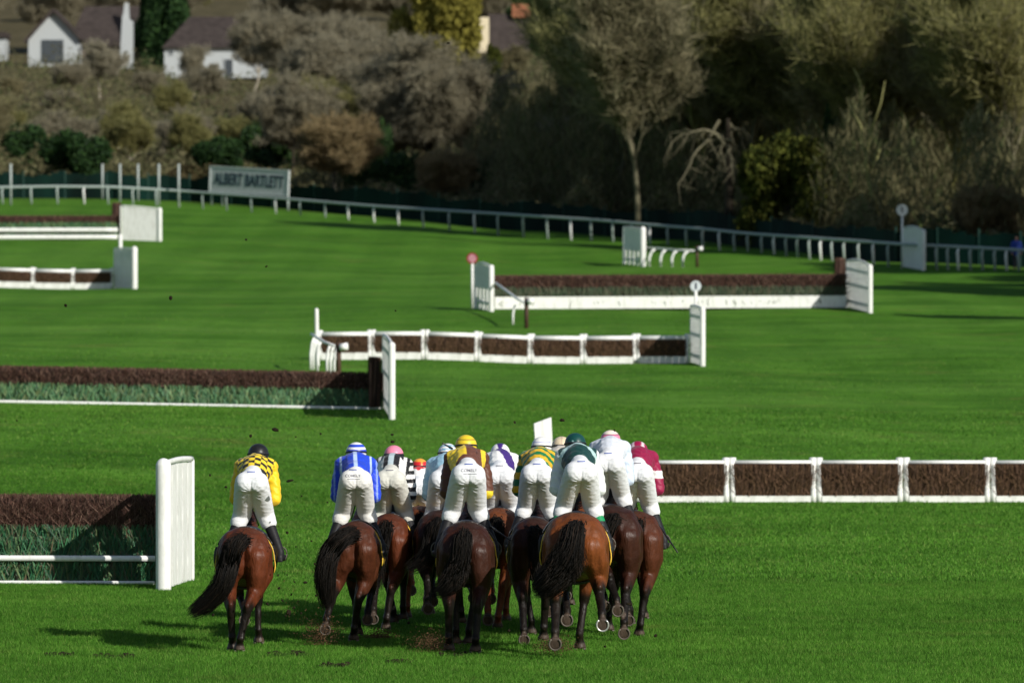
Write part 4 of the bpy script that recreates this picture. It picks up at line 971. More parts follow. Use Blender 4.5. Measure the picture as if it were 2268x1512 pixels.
# ------------------------------------------------------------ flying turf
def build_clods():
    rnd = random.Random(11); protos = []
    for k in range(5):
        mb = MB(); mb.ell((0, 0, 0), (1, 1, .7), 9, 6); me = mb.mesh('clod'); P = coords(me)
        for i in range(len(P)):
            P[i] *= 1 + .45 * mnoise.noise(Vector(P[i]) * 1.7 + Vector((k * 9, 0, 0)))
        set_coords(me, P); me.materials.append(M['soil']); protos.append(me)
    big = [(609, 951, 8, 6, 'biggest clod of turf in the air above the far left jockey'), (642, 1064, 9, 4, 'flat clod of turf in the air right of the far left jockey'), (870, 978, 5, 4, 'lower of two small clods over the pink capped jockey'),
           (869, 962, 4, 3, 'upper of two small clods over the pink capped jockey'), (1245, 930, 6, 5, 'dark clod in the air right of the leaning white wing'), (676, 1289, 5, 4, 'round clod in the air left of the blue rider\'s horse'),
           (993, 96, 4, 3, 'lone clod high up against the golden tree'), (378, 660, 4, 7, 'upright clod in the air over the grass left of the middle hurdles'), (640, 1356, 6, 9, 'ragged clod low between the two leftmost horses'), (1395, 1337, 8, 4, 'flat clod low in the gap between the legs of the two rightmost horses')]
    small = [(145, 676), (545, 531), (590, 590), (876, 688), (1100, 749), (760, 832), (37, 931), (555, 965), (655, 967), (636, 1140), (636, 1179), (616, 1273), (652, 1288), (592, 1337), (626, 1330), (660, 1330), (575, 1370), (470, 1337), (472, 1361), (633, 1363), (651, 1345), (667, 1357), (618, 1302), (645, 1316), (697, 1248), (690, 1198), (668, 1098), (710, 960), (725, 1112), (465, 1052), (1361, 953), (500, 1078), (606, 1241), (636, 1272), (1150, 1405), (1127, 1396), (1340, 1431), (1452, 1407), (950, 1405), (1140, 935), (680, 1370), (655, 1210), (560, 990), (905, 1378), (1395, 1300), (700, 1318)]
    for px, py, a, b, lab in big:
        Y = 72.5 + rnd.random() * 2; o = bpy.data.objects.new('turf_clod', rnd.choice(protos)); COL.objects.link(o); o.location = at(px, py, Y); k = Y / F
        o.scale = (a * k, a * k * .8, b * k); o.rotation_euler = (0, rnd.uniform(-.3, .3), rnd.random() * 6); o.rotation_euler.z = rnd.uniform(-.4, .4); tag(o, lab, 'clod', 'clods of turf flying in the air')
    for px, py in small:
        Y = 72 + rnd.random() * 4; o = bpy.data.objects.new('turf_clod', rnd.choice(protos)); COL.objects.link(o); o.location = at(px, py, Y); k = Y / F * rnd.uniform(1.6, 3.4)
        o.scale = (k * rnd.uniform(.8, 1.4), k, k * rnd.uniform(.7, 1.3)); o.rotation_euler = (rnd.random() * 6, rnd.random() * 6, rnd.random() * 6); tag(o, 'tiny dark speck of turf hanging in the air around the riders', 'clod', 'small specks of turf in the air')
    # spray of loose soil where hooves dig in
    for name, spots in (('loose brown soil spraying up behind hooves', [(712, 1402, 75, 30, 24), (960, 1425, 73.5, 30, 18), (1228, 1428, 72.8, 28, 14), (840, 1408, 76.5, 22, 10), (640, 1330, 74.5, 34, 50)]),):
        V = []
        for px, py, Y, sx, sy in spots:
            for k in range(2600 if py > 1350 else 200):
                p = at(rnd.gauss(px, sx * .75), min(rnd.gauss(py, sy * .7), HZ + F * CZ / Y - 3), Y + rnd.uniform(-.4, .4)); r = rnd.uniform(.003, .009)
                d = [Vector((rnd.gauss(0, r), rnd.gauss(0, r), rnd.gauss(0, r))) for _ in range(3)]; V += [p + q for q in d]
        V = np.array(V); me = fast_mesh('soil_spray', V, np.arange(len(V)).reshape(-1, 3)); tag(link('soil_spray', me, mat_plain('brown_soil', (.085, .042, .018), .9)), name, 'soil', kind='stuff')
build_clods()

# ------------------------------------------------------------ trees
def seg_tubes(P, Q, r0, r1, n=4):
    P = np.asarray(P); Q = np.asarray(Q); d = Q - P; L = np.linalg.norm(d, axis=1, keepdims=True); d = d / np.maximum(L, 1e-6)
    ref = np.where(np.abs(d[:, [2]]) < .9, np.array([[0, 0, 1.]]), np.array([[1., 0, 0]])); a = np.cross(d, ref); a /= np.linalg.norm(a, axis=1, keepdims=True); b = np.cross(d, a)
    rows = []
    for E, r in ((P, r0), (Q, r1)):
        for k in range(n):
            t = 2 * np.pi * k / n; rows.append(E + (a * np.cos(t) + b * np.sin(t)) * np.asarray(r)[:, None])
    V = np.stack(rows, 1); m = len(P); idx = np.arange(m * 2 * n).reshape(m, 2, n); Fs = np.concatenate([np.stack([idx[:, 0, k], idx[:, 0, (k + 1) % n], idx[:, 1, (k + 1) % n], idx[:, 1, k]], -1) for k in range(n)])
    return V.reshape(-1, 3), Fs
def bare_tree(seed, H=14, spread=.55, trunk=.28, r=.28, up=.5, ntw=26, twl=1.1, tww=.028, crown=1.0, limbs=7, droop=0):
    """returns trunk (limbs) mesh and crown (twigs) mesh"""
    rng = np.random.default_rng(seed); segs = []; tips = []
    def grow(p, d, L, rad, lev):
        n = 4 if lev == 0 else 3; 
        for i in range(n):
            d2 = d + rng.normal(0, .10 + .05 * lev, 3) + np.array([0, 0, (up * .12 if lev else 0) - droop * .1 * lev]); d2 /= np.linalg.norm(d2)
            q = p + d2 * L / n; r1 = rad * (1 - .55 * (i + 1) / n) if lev else rad * (1 - .35 * (i + 1) / n)
            r0 = rad * (1 - .55 * i / n) if lev else rad * (1 - .35 * i / n)
            segs.append((p, q, r0, r1)); p, d = q, d2
            if lev < 4 and (lev > 0 or i >= n - 2):
                kids = (limbs if lev == 0 else (3 if lev < 3 else 2)) // (2 if lev == 0 else 1) + (lev == 0)
                for k in range(kids):
                    a = rng.uniform(0, 2 * np.pi); side = np.array([np.cos(a), np.sin(a), rng.uniform(-.1, .35)]); dd = d * (1 - spread) + side * spread + np.array([0, 0, up * .25 - droop * .2]); dd /= np.linalg.norm(dd)
                    if lev < 3 or rng.random() < .8: grow(p, dd, L * rng.uniform(.5, .78) * (crown if lev == 0 else 1), r1 * rng.uniform(.45, .68), lev + 1)
            if lev >= 2: tips.append((p, d))
    grow(np.zeros(3), np.array([rng.normal(0, .05), rng.normal(0, .05), 1.]), H * trunk, r, 0)
    S = segs; P = np.array([s[0] for s in S]); Q = np.array([s[1] for s in S]); r0 = np.array([s[2] for s in S]); r1 = np.array([s[3] for s in S])
    zmax = np.percentile(Q[:, 2], 98); k = H / max(zmax, 1) * .93; P *= k; Q *= k
    V, Fs = seg_tubes(P, Q, np.maximum(r0, .018), np.maximum(r1, .014), 5)
    tr = fast_mesh('trunk', V, Fs)
    TP = np.array([t[0] for t in tips]) * k; TD = np.array([t[1] for t in tips]); N = len(TP) * ntw
    base = np.repeat(TP, ntw, 0) + rng.normal(0, .12, (N, 3)); dr = np.repeat(TD, ntw, 0) + rng.normal(0, .65, (N, 3)) + np.array([0, 0, .25 * up - droop * .5]); dr /= np.linalg.norm(dr, axis=1, keepdims=True)
    L = twl * rng.uniform(.4, 1.2, (N, 1)); tip = base + dr * L; a = np.cross(dr, rng.normal(0, 1, (N, 3))); a /= np.linalg.norm(a, axis=1, keepdims=True); a *= tww
    V = np.stack([base - a, base + a, tip], 1).reshape(-1, 3); cr = fast_mesh('crown', V, np.arange(len(V)).reshape(-1, 3))
    return tr, cr
def leaf_crown(seed, rx, rz, n, leaf, lumps=14, conic=0, hollow=.3):
    rng = np.random.default_rng(seed); C = rng.normal(0, 1, (lumps, 3)); C /= np.linalg.norm(C, axis=1, keepdims=True); C *= rng.uniform(.35, .8, (lumps, 1)); Rr = rng.uniform(.28, .5, lumps)
    i = rng.integers(0, lumps, n); d = rng.normal(0, 1, (n, 3)); d /= np.linalg.norm(d, axis=1, keepdims=True); p = C[i] + d * (Rr[i] * rng.uniform(hollow, 1, n) ** .5)[:, None]
    p += rng.normal(0, .03, (n, 3))
    if conic: p[:, :2] *= np.clip(1.15 - (p[:, [2]] + 1) / 2 * conic, .05, 1.2)
    p = p * np.array([rx, rx, rz]); p[:, 2] -= p[:, 2].min()
    a = rng.normal(0, 1, (n, 3)); a /= np.linalg.norm(a, axis=1, keepdims=True); b = np.cross(a, rng.normal(0, 1, (n, 3))); b /= np.linalg.norm(b, axis=1, keepdims=True); l = leaf * rng.uniform(.6, 1.4, (n, 1))
    V = np.stack([p - a * l, p + b * l * .6, p + a * l, p - b * l * .6], 1).reshape(-1, 3); return fast_mesh('crown', V, np.arange(len(V)).reshape(-1, 4))
def twig_mat(name, c1, c2, c3, tr=0): return mat_island(name, [c1, c2, c3, c2], .9, .1, tr)
TW = {'umber': twig_mat('umber_twigs', (.13, .12, .07), (.24, .22, .13), (.36, .33, .20), .5),
      'mauve': twig_mat('mauve_twigs', (.17, .155, .105), (.29, .265, .185), (.41, .38, .27), .5),
      'brown': twig_mat('brown_twigs', (.145, .13, .07), (.26, .235, .13), (.38, .345, .20), .5),
      'olive': twig_mat('olive_twigs', (.14, .14, .052), (.245, .24, .092), (.38, .36, .155), .5),
      'rust': twig_mat('rust_leaves', (.14, .11, .055), (.26, .20, .10), (.38, .30, .17), .4),
      'pale': twig_mat('pale_twigs', (.18, .17, .12), (.30, .28, .20), (.44, .41, .31), .4)}
LF = {'ever': mat_island('evergreen_leaves', [(.006, .018, .006), (.014, .042, .010), (.035, .08, .018)], .7, .2, .1),
      'ivy': mat_island('ivy_leaves', [(.008, .025, .007), (.022, .06, .013), (.06, .12, .022)], .6, .3, .1),
      'gold': mat_island('golden_leaves', [(.14, .13, .025), (.24, .22, .045), (.33, .30, .065)], .8, .1, .3),
      'lime': mat_island('lime_leaves', [(.03, .045, .010), (.08, .095, .018), (.15, .165, .03), (.05, .07, .012)], .8, .1, .2, (.9, .35)),
      'scrub': mat_island('scrub', [(.03, .028, .013), (.065, .055, .026), (.12, .095, .048), (.04, .055, .02)], .9, .1, .2)}
def bark(name, c): return mat_plain(name, c, .85, .2, .35, 1.5)
BK = {'grey': bark('grey_bark', (.10, .09, .07)), 'pale': bark('pale_bark', (.30, .27, .21)), 'moss': bark('mossy_bark', (.27, .26, .09)), 'faded': bark('faded_bark', (.13, .12, .075)), 'dark': bark('dark_bark', (.03, .024, .016))}
PB = [bare_tree(1, 15, .55, .25, .30, .5, 14, 1.0, .034), bare_tree(2, 15, .62, .22, .28, .35, 13, 1.0, .034, limbs=8), bare_tree(3, 15, .45, .30, .26, .8, 14, .95, .034), bare_tree(4, 10, .7, .15, .22, .3, 15, .9, .034, limbs=9), bare_tree(6, 15, .5, .2, .32, .6, 13, 1.1, .034, limbs=8, droop=.6)]
PS = [bare_tree(31, 15, .52, .26, .19, .5, 4, 1.1, .034), bare_tree(32, 15, .6, .22, .26, .4, 4, 1.1, .034, limbs=8), bare_tree(33, 15, .42, .30, .26, .9, 4, 1.1, .034), bare_tree(34, 15, .40, .12, .20, .9, 4, 1.0, .032, limbs=10), bare_tree(35, 15, .46, .10, .22, .8, 4, 1.0, .032, limbs=11), bare_tree(36, 15, .36, .16, .18, 1.0, 4, .95, .032, limbs=8)]
PE = [leaf_crown(21, 3.2, 3.0, 16000, .16), leaf_crown(22, 2.6, 5.0, 16000, .17, 16, .6), leaf_crown(23, 3.0, 2.2, 12000, .15, 12)]
PEB = []
for me in PE:
    mb = MB(); mb.tube([(0, 0, -.3), (.05, 0, 1.0), (0, .05, 2.2)], [.22, .17, .08], 7); mb.tube([(0, 0, .9), (.7, .2, 2.0)], [.1, .04], 5); mb.tube([(0, 0, 1.1), (-.6, -.2, 2.1)], [.1, .04], 5); PEB.append(mb.mesh('trunk'))
GRP = 'trees of the wood beyond the rail'
MC = {}
def with_mat(me, mt):
    key = (me.name, mt.name)
    if key not in MC:
        c = me.copy(); c.materials.clear(); c.materials.append(mt); MC[key] = c
    return MC[key]
def tree(px, Y, k, scale, tw, bk, label, group=GRP, rot=None, sz=1, name='bare_tree', cat='tree', x=None):
    tr, cr = (PB + PS)[k]; xx = (px - 1134) / F * Y if x is None else x
    root = thing(name, label, cat, (xx, Y, gz(xx, Y) - .3), rot if rot is not None else (px * .7 + Y) % 6.28, group); root.scale = (scale, scale, scale * sz)
    for nm, me, mt in (('trunk', tr, BK[bk]), ('crown', cr, TW[tw])):
        o = bpy.data.objects.new(nm, with_mat(me, mt)); COL.objects.link(o); o.parent = root
    return root
def bush(px, Y, k, sx, sz, lf, label, name='evergreen_bush', group=None, lift=0, x=None):
    me = PE[k]; xx = (px - 1134) / F * Y if x is None else x
    root = thing(name, label, 'bush' if 'bush' in name or 'shrub' in name else 'tree', (xx, Y, gz(xx, Y) - .2), (px * 1.3) % 6.28, group); root.scale = (sx, sx, sz)
    for nm, m_, mt, dz in (('trunk', PEB[k], BK['dark'], 0), ('crown', me, lf, lift)):
        o = bpy.data.objects.new(nm, with_mat(m_, mt)); COL.objects.link(o); o.parent = root; o.location.z = dz
    return root
def px2m(n, Y): return n / F * Y
# singular trees and bushes (width in pixels -> scale)
bush(165, 412, 0, .82, .85, LF['ever'], 'round dark evergreen bush left of the tall poles')
bush(374, 722, 1, 1.25, 1.45, LF['ever'], 'tall dark conifer between the two white houses', 'conifer')
bush(335, 745, 1, .9, 1.2, LF['ever'], 'darker conifer touching the white chimney stack', 'conifer')
bush(430, 410, 2, .95, .7, LF['scrub'], 'low dark bush behind the right hand tall poles', 'dark_bush')
bush(600, 455, 0, .8, .8, LF['ivy'], 'green ivy covered bush above the right part of the advertising board', 'ivy_bush')
bush(560, 450, 2, .5, .6, LF['ivy'], 'small green bush above the middle of the advertising board', 'ivy_bush')
bush(850, 425, 1, .36, .62, LF['ivy'], 'narrow ivy clad stem rising through the brown scrub', 'ivy_bush')
bush(800, 422, 0, .5, .5, LF['ivy'], 'dark ivy clump left of the narrow ivy clad stem', 'ivy_bush')
bush(925, 422, 2, .8, .95, LF['ivy'], 'ivy hung bush right of the narrow ivy clad stem', 'ivy_bush')
bush(1075, 418, 0, .45, .62, LF['ever'], 'small evergreen bush above the rail near the middle', 'evergreen_bush')
bush(990, 700, 0, 1.6, 2.5, LF['gold'], 'golden yellow tree top beside the cream chimney', 'golden_tree')
bush(925, 705, 2, 1.2, 2.4, LF['gold'], 'left part tree of golden yellow foliage at the top edge', 'golden_tree')
bush(1092, 690, 1, .6, .55, LF['lime'], 'small lime green shrub below the cream chimney', 'lime_shrub')
bush(1745, 340, 0, 1.0, 1.25, LF['lime'], 'yellow green ivy mass between the arching branches and the mossy stem', 'lime_bush')
bush(1800, 338, 2, .62, .85, LF['lime'], 'lower yellow green bush beside the mossy stem', 'lime_bush')
bush(1690, 340, 1, .26, .40, LF['lime'], 'slim pale green sapling bush reaching down to the rail', 'lime_bush')
bush(1835, 346, 1, .42, .9, LF['ever'], 'dark evergreen column behind the yellow green bush', 'evergreen_bush')
bush(2150, 322, 2, .85, .8, LF['scrub'], 'dark scrub bush behind the pale wing at right', 'dark_bush')
tree(745, 410, 3, .62, 'rust', 'grey', 'rusty orange bush standing right of the advertising board', None, name='rusty_bush', cat='bush')
tree(990, 402, 3, .42, 'rust', 'grey', 'low rusty bush leaning over the rail near the middle', None, name='rusty_bush', cat='bush')
tree(2190, 318, 3, .42, 'rust', 'grey', 'low rusty brown bush near the right edge above the rail', None, name='rusty_bush', cat='bush')
tree(1413, 355, 10, 1.2, 'umber', 'faded', 'tall bare tree with a pale lit trunk rising from the rail right of centre', None, 1.0)
tree(2020, 372, 7, 1.35, 'olive', 'moss', 'tall bare tree with yellow mossy limbs at right', None, 2.0)
tree(1880, 380, 6, 1.2, 'olive', 'moss', 'bare tree with mossy limbs left of the tallest mossy tree', None, .4)
tree(2180, 365, 5, 1.25, 'olive', 'grey', 'bare tree with dull limbs at the right edge', None, 1.4)
tree(560, 640, 2, .62, 'mauve', 'pale', 'pale limbed bare tree in front of the white house with the window', None, 1.0)
tree(690, 560, 1, .75, 'mauve', 'pale', 'bare tree with pale limbs right of the white houses', None, 2.2)
tree(930, 440, 4, .72, 'mauve', 'grey', 'large round crowned mauve grey tree left of centre', None, 4.4)
tree(800, 480, 1, .72, 'mauve', 'grey', 'mauve grey tree behind the large round crowned one', None, 5.0)
tree(430, 625, 7, .40, 'mauve', 'pale', 'small pale bare tree screening the left half of the long white house', None, 2.0)
tree(222, 610, 2, .42, 'pale', 'pale', 'small pale twiggy tree before the gabled house', None, 3.0)
for px_, Y_, k_, s_ in ((1370, 388, 10, 1.1), (1480, 380, 9, 1.15), (1560, 376, 8, 1.2), (1640, 372, 10, 1.15), (1720, 366, 9, 1.2), (1800, 362, 8, 1.15), (1880, 356, 10, 1.2), (1990, 350, 9, 1.15), (2080, 346, 8, 1.15), (2170, 342, 10, 1.1), (2250, 338, 9, 1.15)):
    tree(px_, Y_, k_, s_, 'brown' if k_ != 9 else 'olive', 'faded' if k_ != 8 else 'moss', 'tall bare tree with pale forking limbs standing at the front of the wood', 'front row of bare trees at right')
# arching pale branches
def arching():
    Y = 347; root = thing('arching_tree', 'broken tree with pale branches arching down left and right of its crown', 'tree', ground_at(1612, Y)); b = root.location.copy(); rnd = random.Random(4)
    mb = MB(); tip = at(1612, 262, Y) - b; mb.tube([(0, 0, -.3), (.1, 0, 2.5), (.05, 0, tip.z * .6), tip], [.32, .28, .22, .14], 8); mb.build('trunk', BK['dark'], root)
    for e in [((1475, 330), (1545, 282)), ((1490, 298), (1560, 268)), ((1500, 410), (1560, 310)), ((1540, 380), (1580, 310)), ((1590, 390), (1596, 320)), ((1640, 400), (1632, 320)), ((1672, 420), (1655, 310)), ((1668, 330), (1640, 280)), ((1620, 380), (1615, 310)), ((1520, 360), (1570, 300))]:
        end = at(*e[0], Y + rnd.uniform(-2, 2)) - b; mid = at(*e[1], Y + rnd.uniform(-1, 1)) - b; mb = MB(); st = tip + Vector((rnd.uniform(-.9, .7), rnd.uniform(-.5, .5), rnd.uniform(-1.6, .1))); mid = mid + Vector((rnd.uniform(-.5, .5), 0, rnd.uniform(-.2, .9))); P = [st.lerp(mid, t).lerp(mid.lerp(end, t), t) + Vector((rnd.gauss(0, .07), 0, rnd.gauss(0, .07))) for t in np.linspace(0, 1, 9)]
        mb.tube(P, list(np.linspace(.10, .025, 9)), 6)
        for q in P[3:]:
            for k in range(2): mb.tube([q, q + Vector((rnd.gauss(0, .5), rnd.gauss(0, .3), -rnd.uniform(.3, 1.5)))], [.03, .012], 3)
        mb.build('branch', BK['faded'], root)
arching()
g0 = ground_at(1942, 330); b = g0; mb = MB(); pts = [at(1942, 485, 330), at(1934, 440, 330), at(1922, 390, 330), at(1918, 350, 330), at(1926, 300, 330), at(1905, 240, 330)]; mb.tube([Vector((pts[0].x, 330, g0.z - .2))] + pts, [.20, .18, .15, .12, .09, .06, .03], 8)
for p, q in ((pts[3], at(1880, 230, 331)), (pts[4], at(1960, 180, 329)), (pts[2], at(1950, 330, 330)), (pts[5], at(1890, 150, 330))): mb.tube([p, p.lerp(q, .5) + Vector((.2, 0, .3)), q], [.07, .05, .025], 6)
rt = thing('mossy_tree', 'leaning tree stem bright with yellow moss right of the lime bush', 'tree', (0, 0, 0)); rt.location = g0; me = mb.mesh('trunk', True); P = coords(me); P -= np.array(g0); set_coords(me, P); link('trunk', me, mat_plain('bright_moss', (.27, .26, .10), .85), rt)

# the mass of ordinary bare trees
def wood():
    rnd = random.Random(8); LAB = 'bare brown tree like its neighbours in the dense winter wood'; G = 'bare trees making up the dense wood'
    tws = ['brown', 'mauve', 'olive', 'brown']
    for Y, n, lo, hi in ((385, 8, 1360, 2400), (405, 9, 1330, 2400), (430, 16, -100, 2380), (452, 12, -100, 2380), (475, 14, -100, 2380), (530, 14, -100, 2380), (600, 15, -100, 2380), (690, 12, 560, 2380), (800, 16, -100, 2380), (900, 16, -100, 2380), (1020, 14, -100, 2380), (1150, 12, -100, 2380)):
        for i in range(n):
            px = lo + (hi - lo) * (i + rnd.uniform(.15, .85)) / n; yy = Y + rnd.uniform(-16, 16); x = (px - 1134) / F * yy
            base = HZ + (CZ - gz(x, yy)) * F / yy
            if Y < 760: lim = np.interp(px, [-100, 300, 620, 720, 880, 1080, 1160, 1300, 1400], [215, 230, 200, 120, 150, 200, 200, 170, -80]) + rnd.uniform(0, 45)
            else: lim = rnd.uniform(-120, -40)
            s = min(max((base - lim) / F * yy / 14.0, .28), 1.3)
            right = px > 1330; k = rnd.randrange(5)
            if right and yy < 640: k = rnd.choice([5, 7, 8, 9, 10, 8, 9, 10]); s *= 1.1
            if s < .5 and rnd.random() < .5: k = 3
            if k == 3: s *= 1.15
            tree(px, yy, k, s, ('olive' if rnd.random() < .45 else 'brown') if right else ('mauve' if rnd.random() < .55 else tws[rnd.randrange(4)]), rnd.choice(['grey', 'grey', 'dark', 'pale'] if not right else ['grey', 'moss', 'moss', 'faded']), LAB, G, rnd.random() * 6)
    # evergreen touches
    for px, Y, k, s in ((20, 430, 0, .9), (250, 450, 2, .7), (480, 430, 0, .7), (1330, 420, 2, .9), (1560, 410, 0, .8), (1250, 560, 2, 1.1), (900, 950, 1, 1.6), (1160, 760, 1, 1.2), (700, 560, 0, .8)):
        bush(px, Y, k, s, s, LF['scrub'] if k == 2 else LF['ever'], 'dark evergreen bush scattered among the bare trees', 'evergreen_bush', 'dark evergreens among the bare trees')
wood()
def understory():
    rng = np.random.default_rng(9); Vs = []
    for n, d0, d1, h, px0, px1 in ((40000, 12, 22, 2.6, -200, 2480), (50000, 20, 55, 3.8, -200, 2480), (60000, 55, 160, 3.6, -200, 2480), (40000, 160, 330, 4, -200, 2480)):
        px = rng.uniform(px0, px1, n); Y = rail_Y(px) + rng.uniform(d0, d1, n); x = (px - 1134) / F * Y
        lump = (.55 + .45 * np.sin(px * .013 + Y * .11) * np.sin(px * .031 - Y * .07)); hh = h * lump * (1 + .35 * sstep(px, 1100, 1300) * (1 - sstep(px, 2000, 2300)))
        k = 1 - .5 * (sstep(px, 330, 500) * (1 - sstep(px, 1000, 1100)))
        z = zg(x, Y) + rng.random(n) ** .8 * hh * k; p = np.c_[x, Y, z]; a = rng.normal(0, 1, (n, 3)); a /= np.linalg.norm(a, axis=1, keepdims=True); b = np.cross(a, rng.normal(0, 1, (n, 3))); b /= np.linalg.norm(b, axis=1, keepdims=True); l = .26 * rng.uniform(.4, 1.3, (n, 1))
        Vs.append(np.stack([p - a * l, p + b * l * .35, p + a * l, p - b * l * .35], 1).reshape(-1, 3))
    n = 150000; C_ = np.c_[rng.uniform(1080, 2480, 240), rng.uniform(20, 150, 240)]; ci = rng.integers(0, 240, n); ch = rng.uniform(3.0, 9.5, 240)[ci]; q = rng.random(n) ** .75
    px = C_[ci, 0] + rng.normal(0, 34, n); Y = rail_Y(px) + np.maximum(C_[ci, 1] + rng.normal(0, 3, n), 13); x = (px - 1134) / F * Y
    z = zg(x, Y) + q * ch * np.exp(-((px - C_[ci, 0]) / 75) ** 2 * .7)
    p = np.c_[x, Y, z]; a = rng.normal(0, .45, (n, 3)); a[:, 2] += 1; a /= np.linalg.norm(a, axis=1, keepdims=True); b = np.cross(a, rng.normal(0, 1, (n, 3))); b /= np.linalg.norm(b, axis=1, keepdims=True); l = rng.uniform(.25, .7, (n, 1))
    Vs.append(np.stack([p - a * l, p + b * .05, p + a * l, p - b * .05], 1).reshape(-1, 3))
    V = np.concatenate(Vs); me = fast_mesh('undergrowth', V, np.arange(len(V)).reshape(-1, 4)); tag(link('undergrowth', me, mat_island('undergrowth_stems', [(.08, .076, .038), (.16, .15, .075), (.24, .22, .12), (.08, .12, .04)], .9, .1, .5)), 'dark tangled undergrowth beneath the winter trees', 'undergrowth', kind='stuff')
understory()
# trees beyond the right edge whose shadows reach the course
ROWS = [(20, 268, 20, 1.0), (25, 276, 20, 1.1), (24, 262, 18, .9), (29, 284, 20, 1.1), (20, 232, 16, .36), (26, 233, 16, .42), (21, 306, 24, .9), (26, 296, 20, .9), (22, 300, 22, 1.0), (12, 330, 28, .8), (6, 340, 34, .8), (0, 350, 38, .7)]
for i, (tx, tY, t, s) in enumerate(ROWS):
    while tx + .67 * t - 4.4 * s < (tY - .74 * t) * .0905 + .8: t += 1
    x = tx + .67 * t; Y = tY - .74 * t; hh = .56 * t + 3
    bush(0, Y, 1 if t > 24 else 0, s * 1.3, hh / (8.5 if t > 24 else 5.2), LF['ever'], 'evergreen tree standing beyond the right edge and shading the course', 'evergreen_tree', 'trees shading the course', x=x)

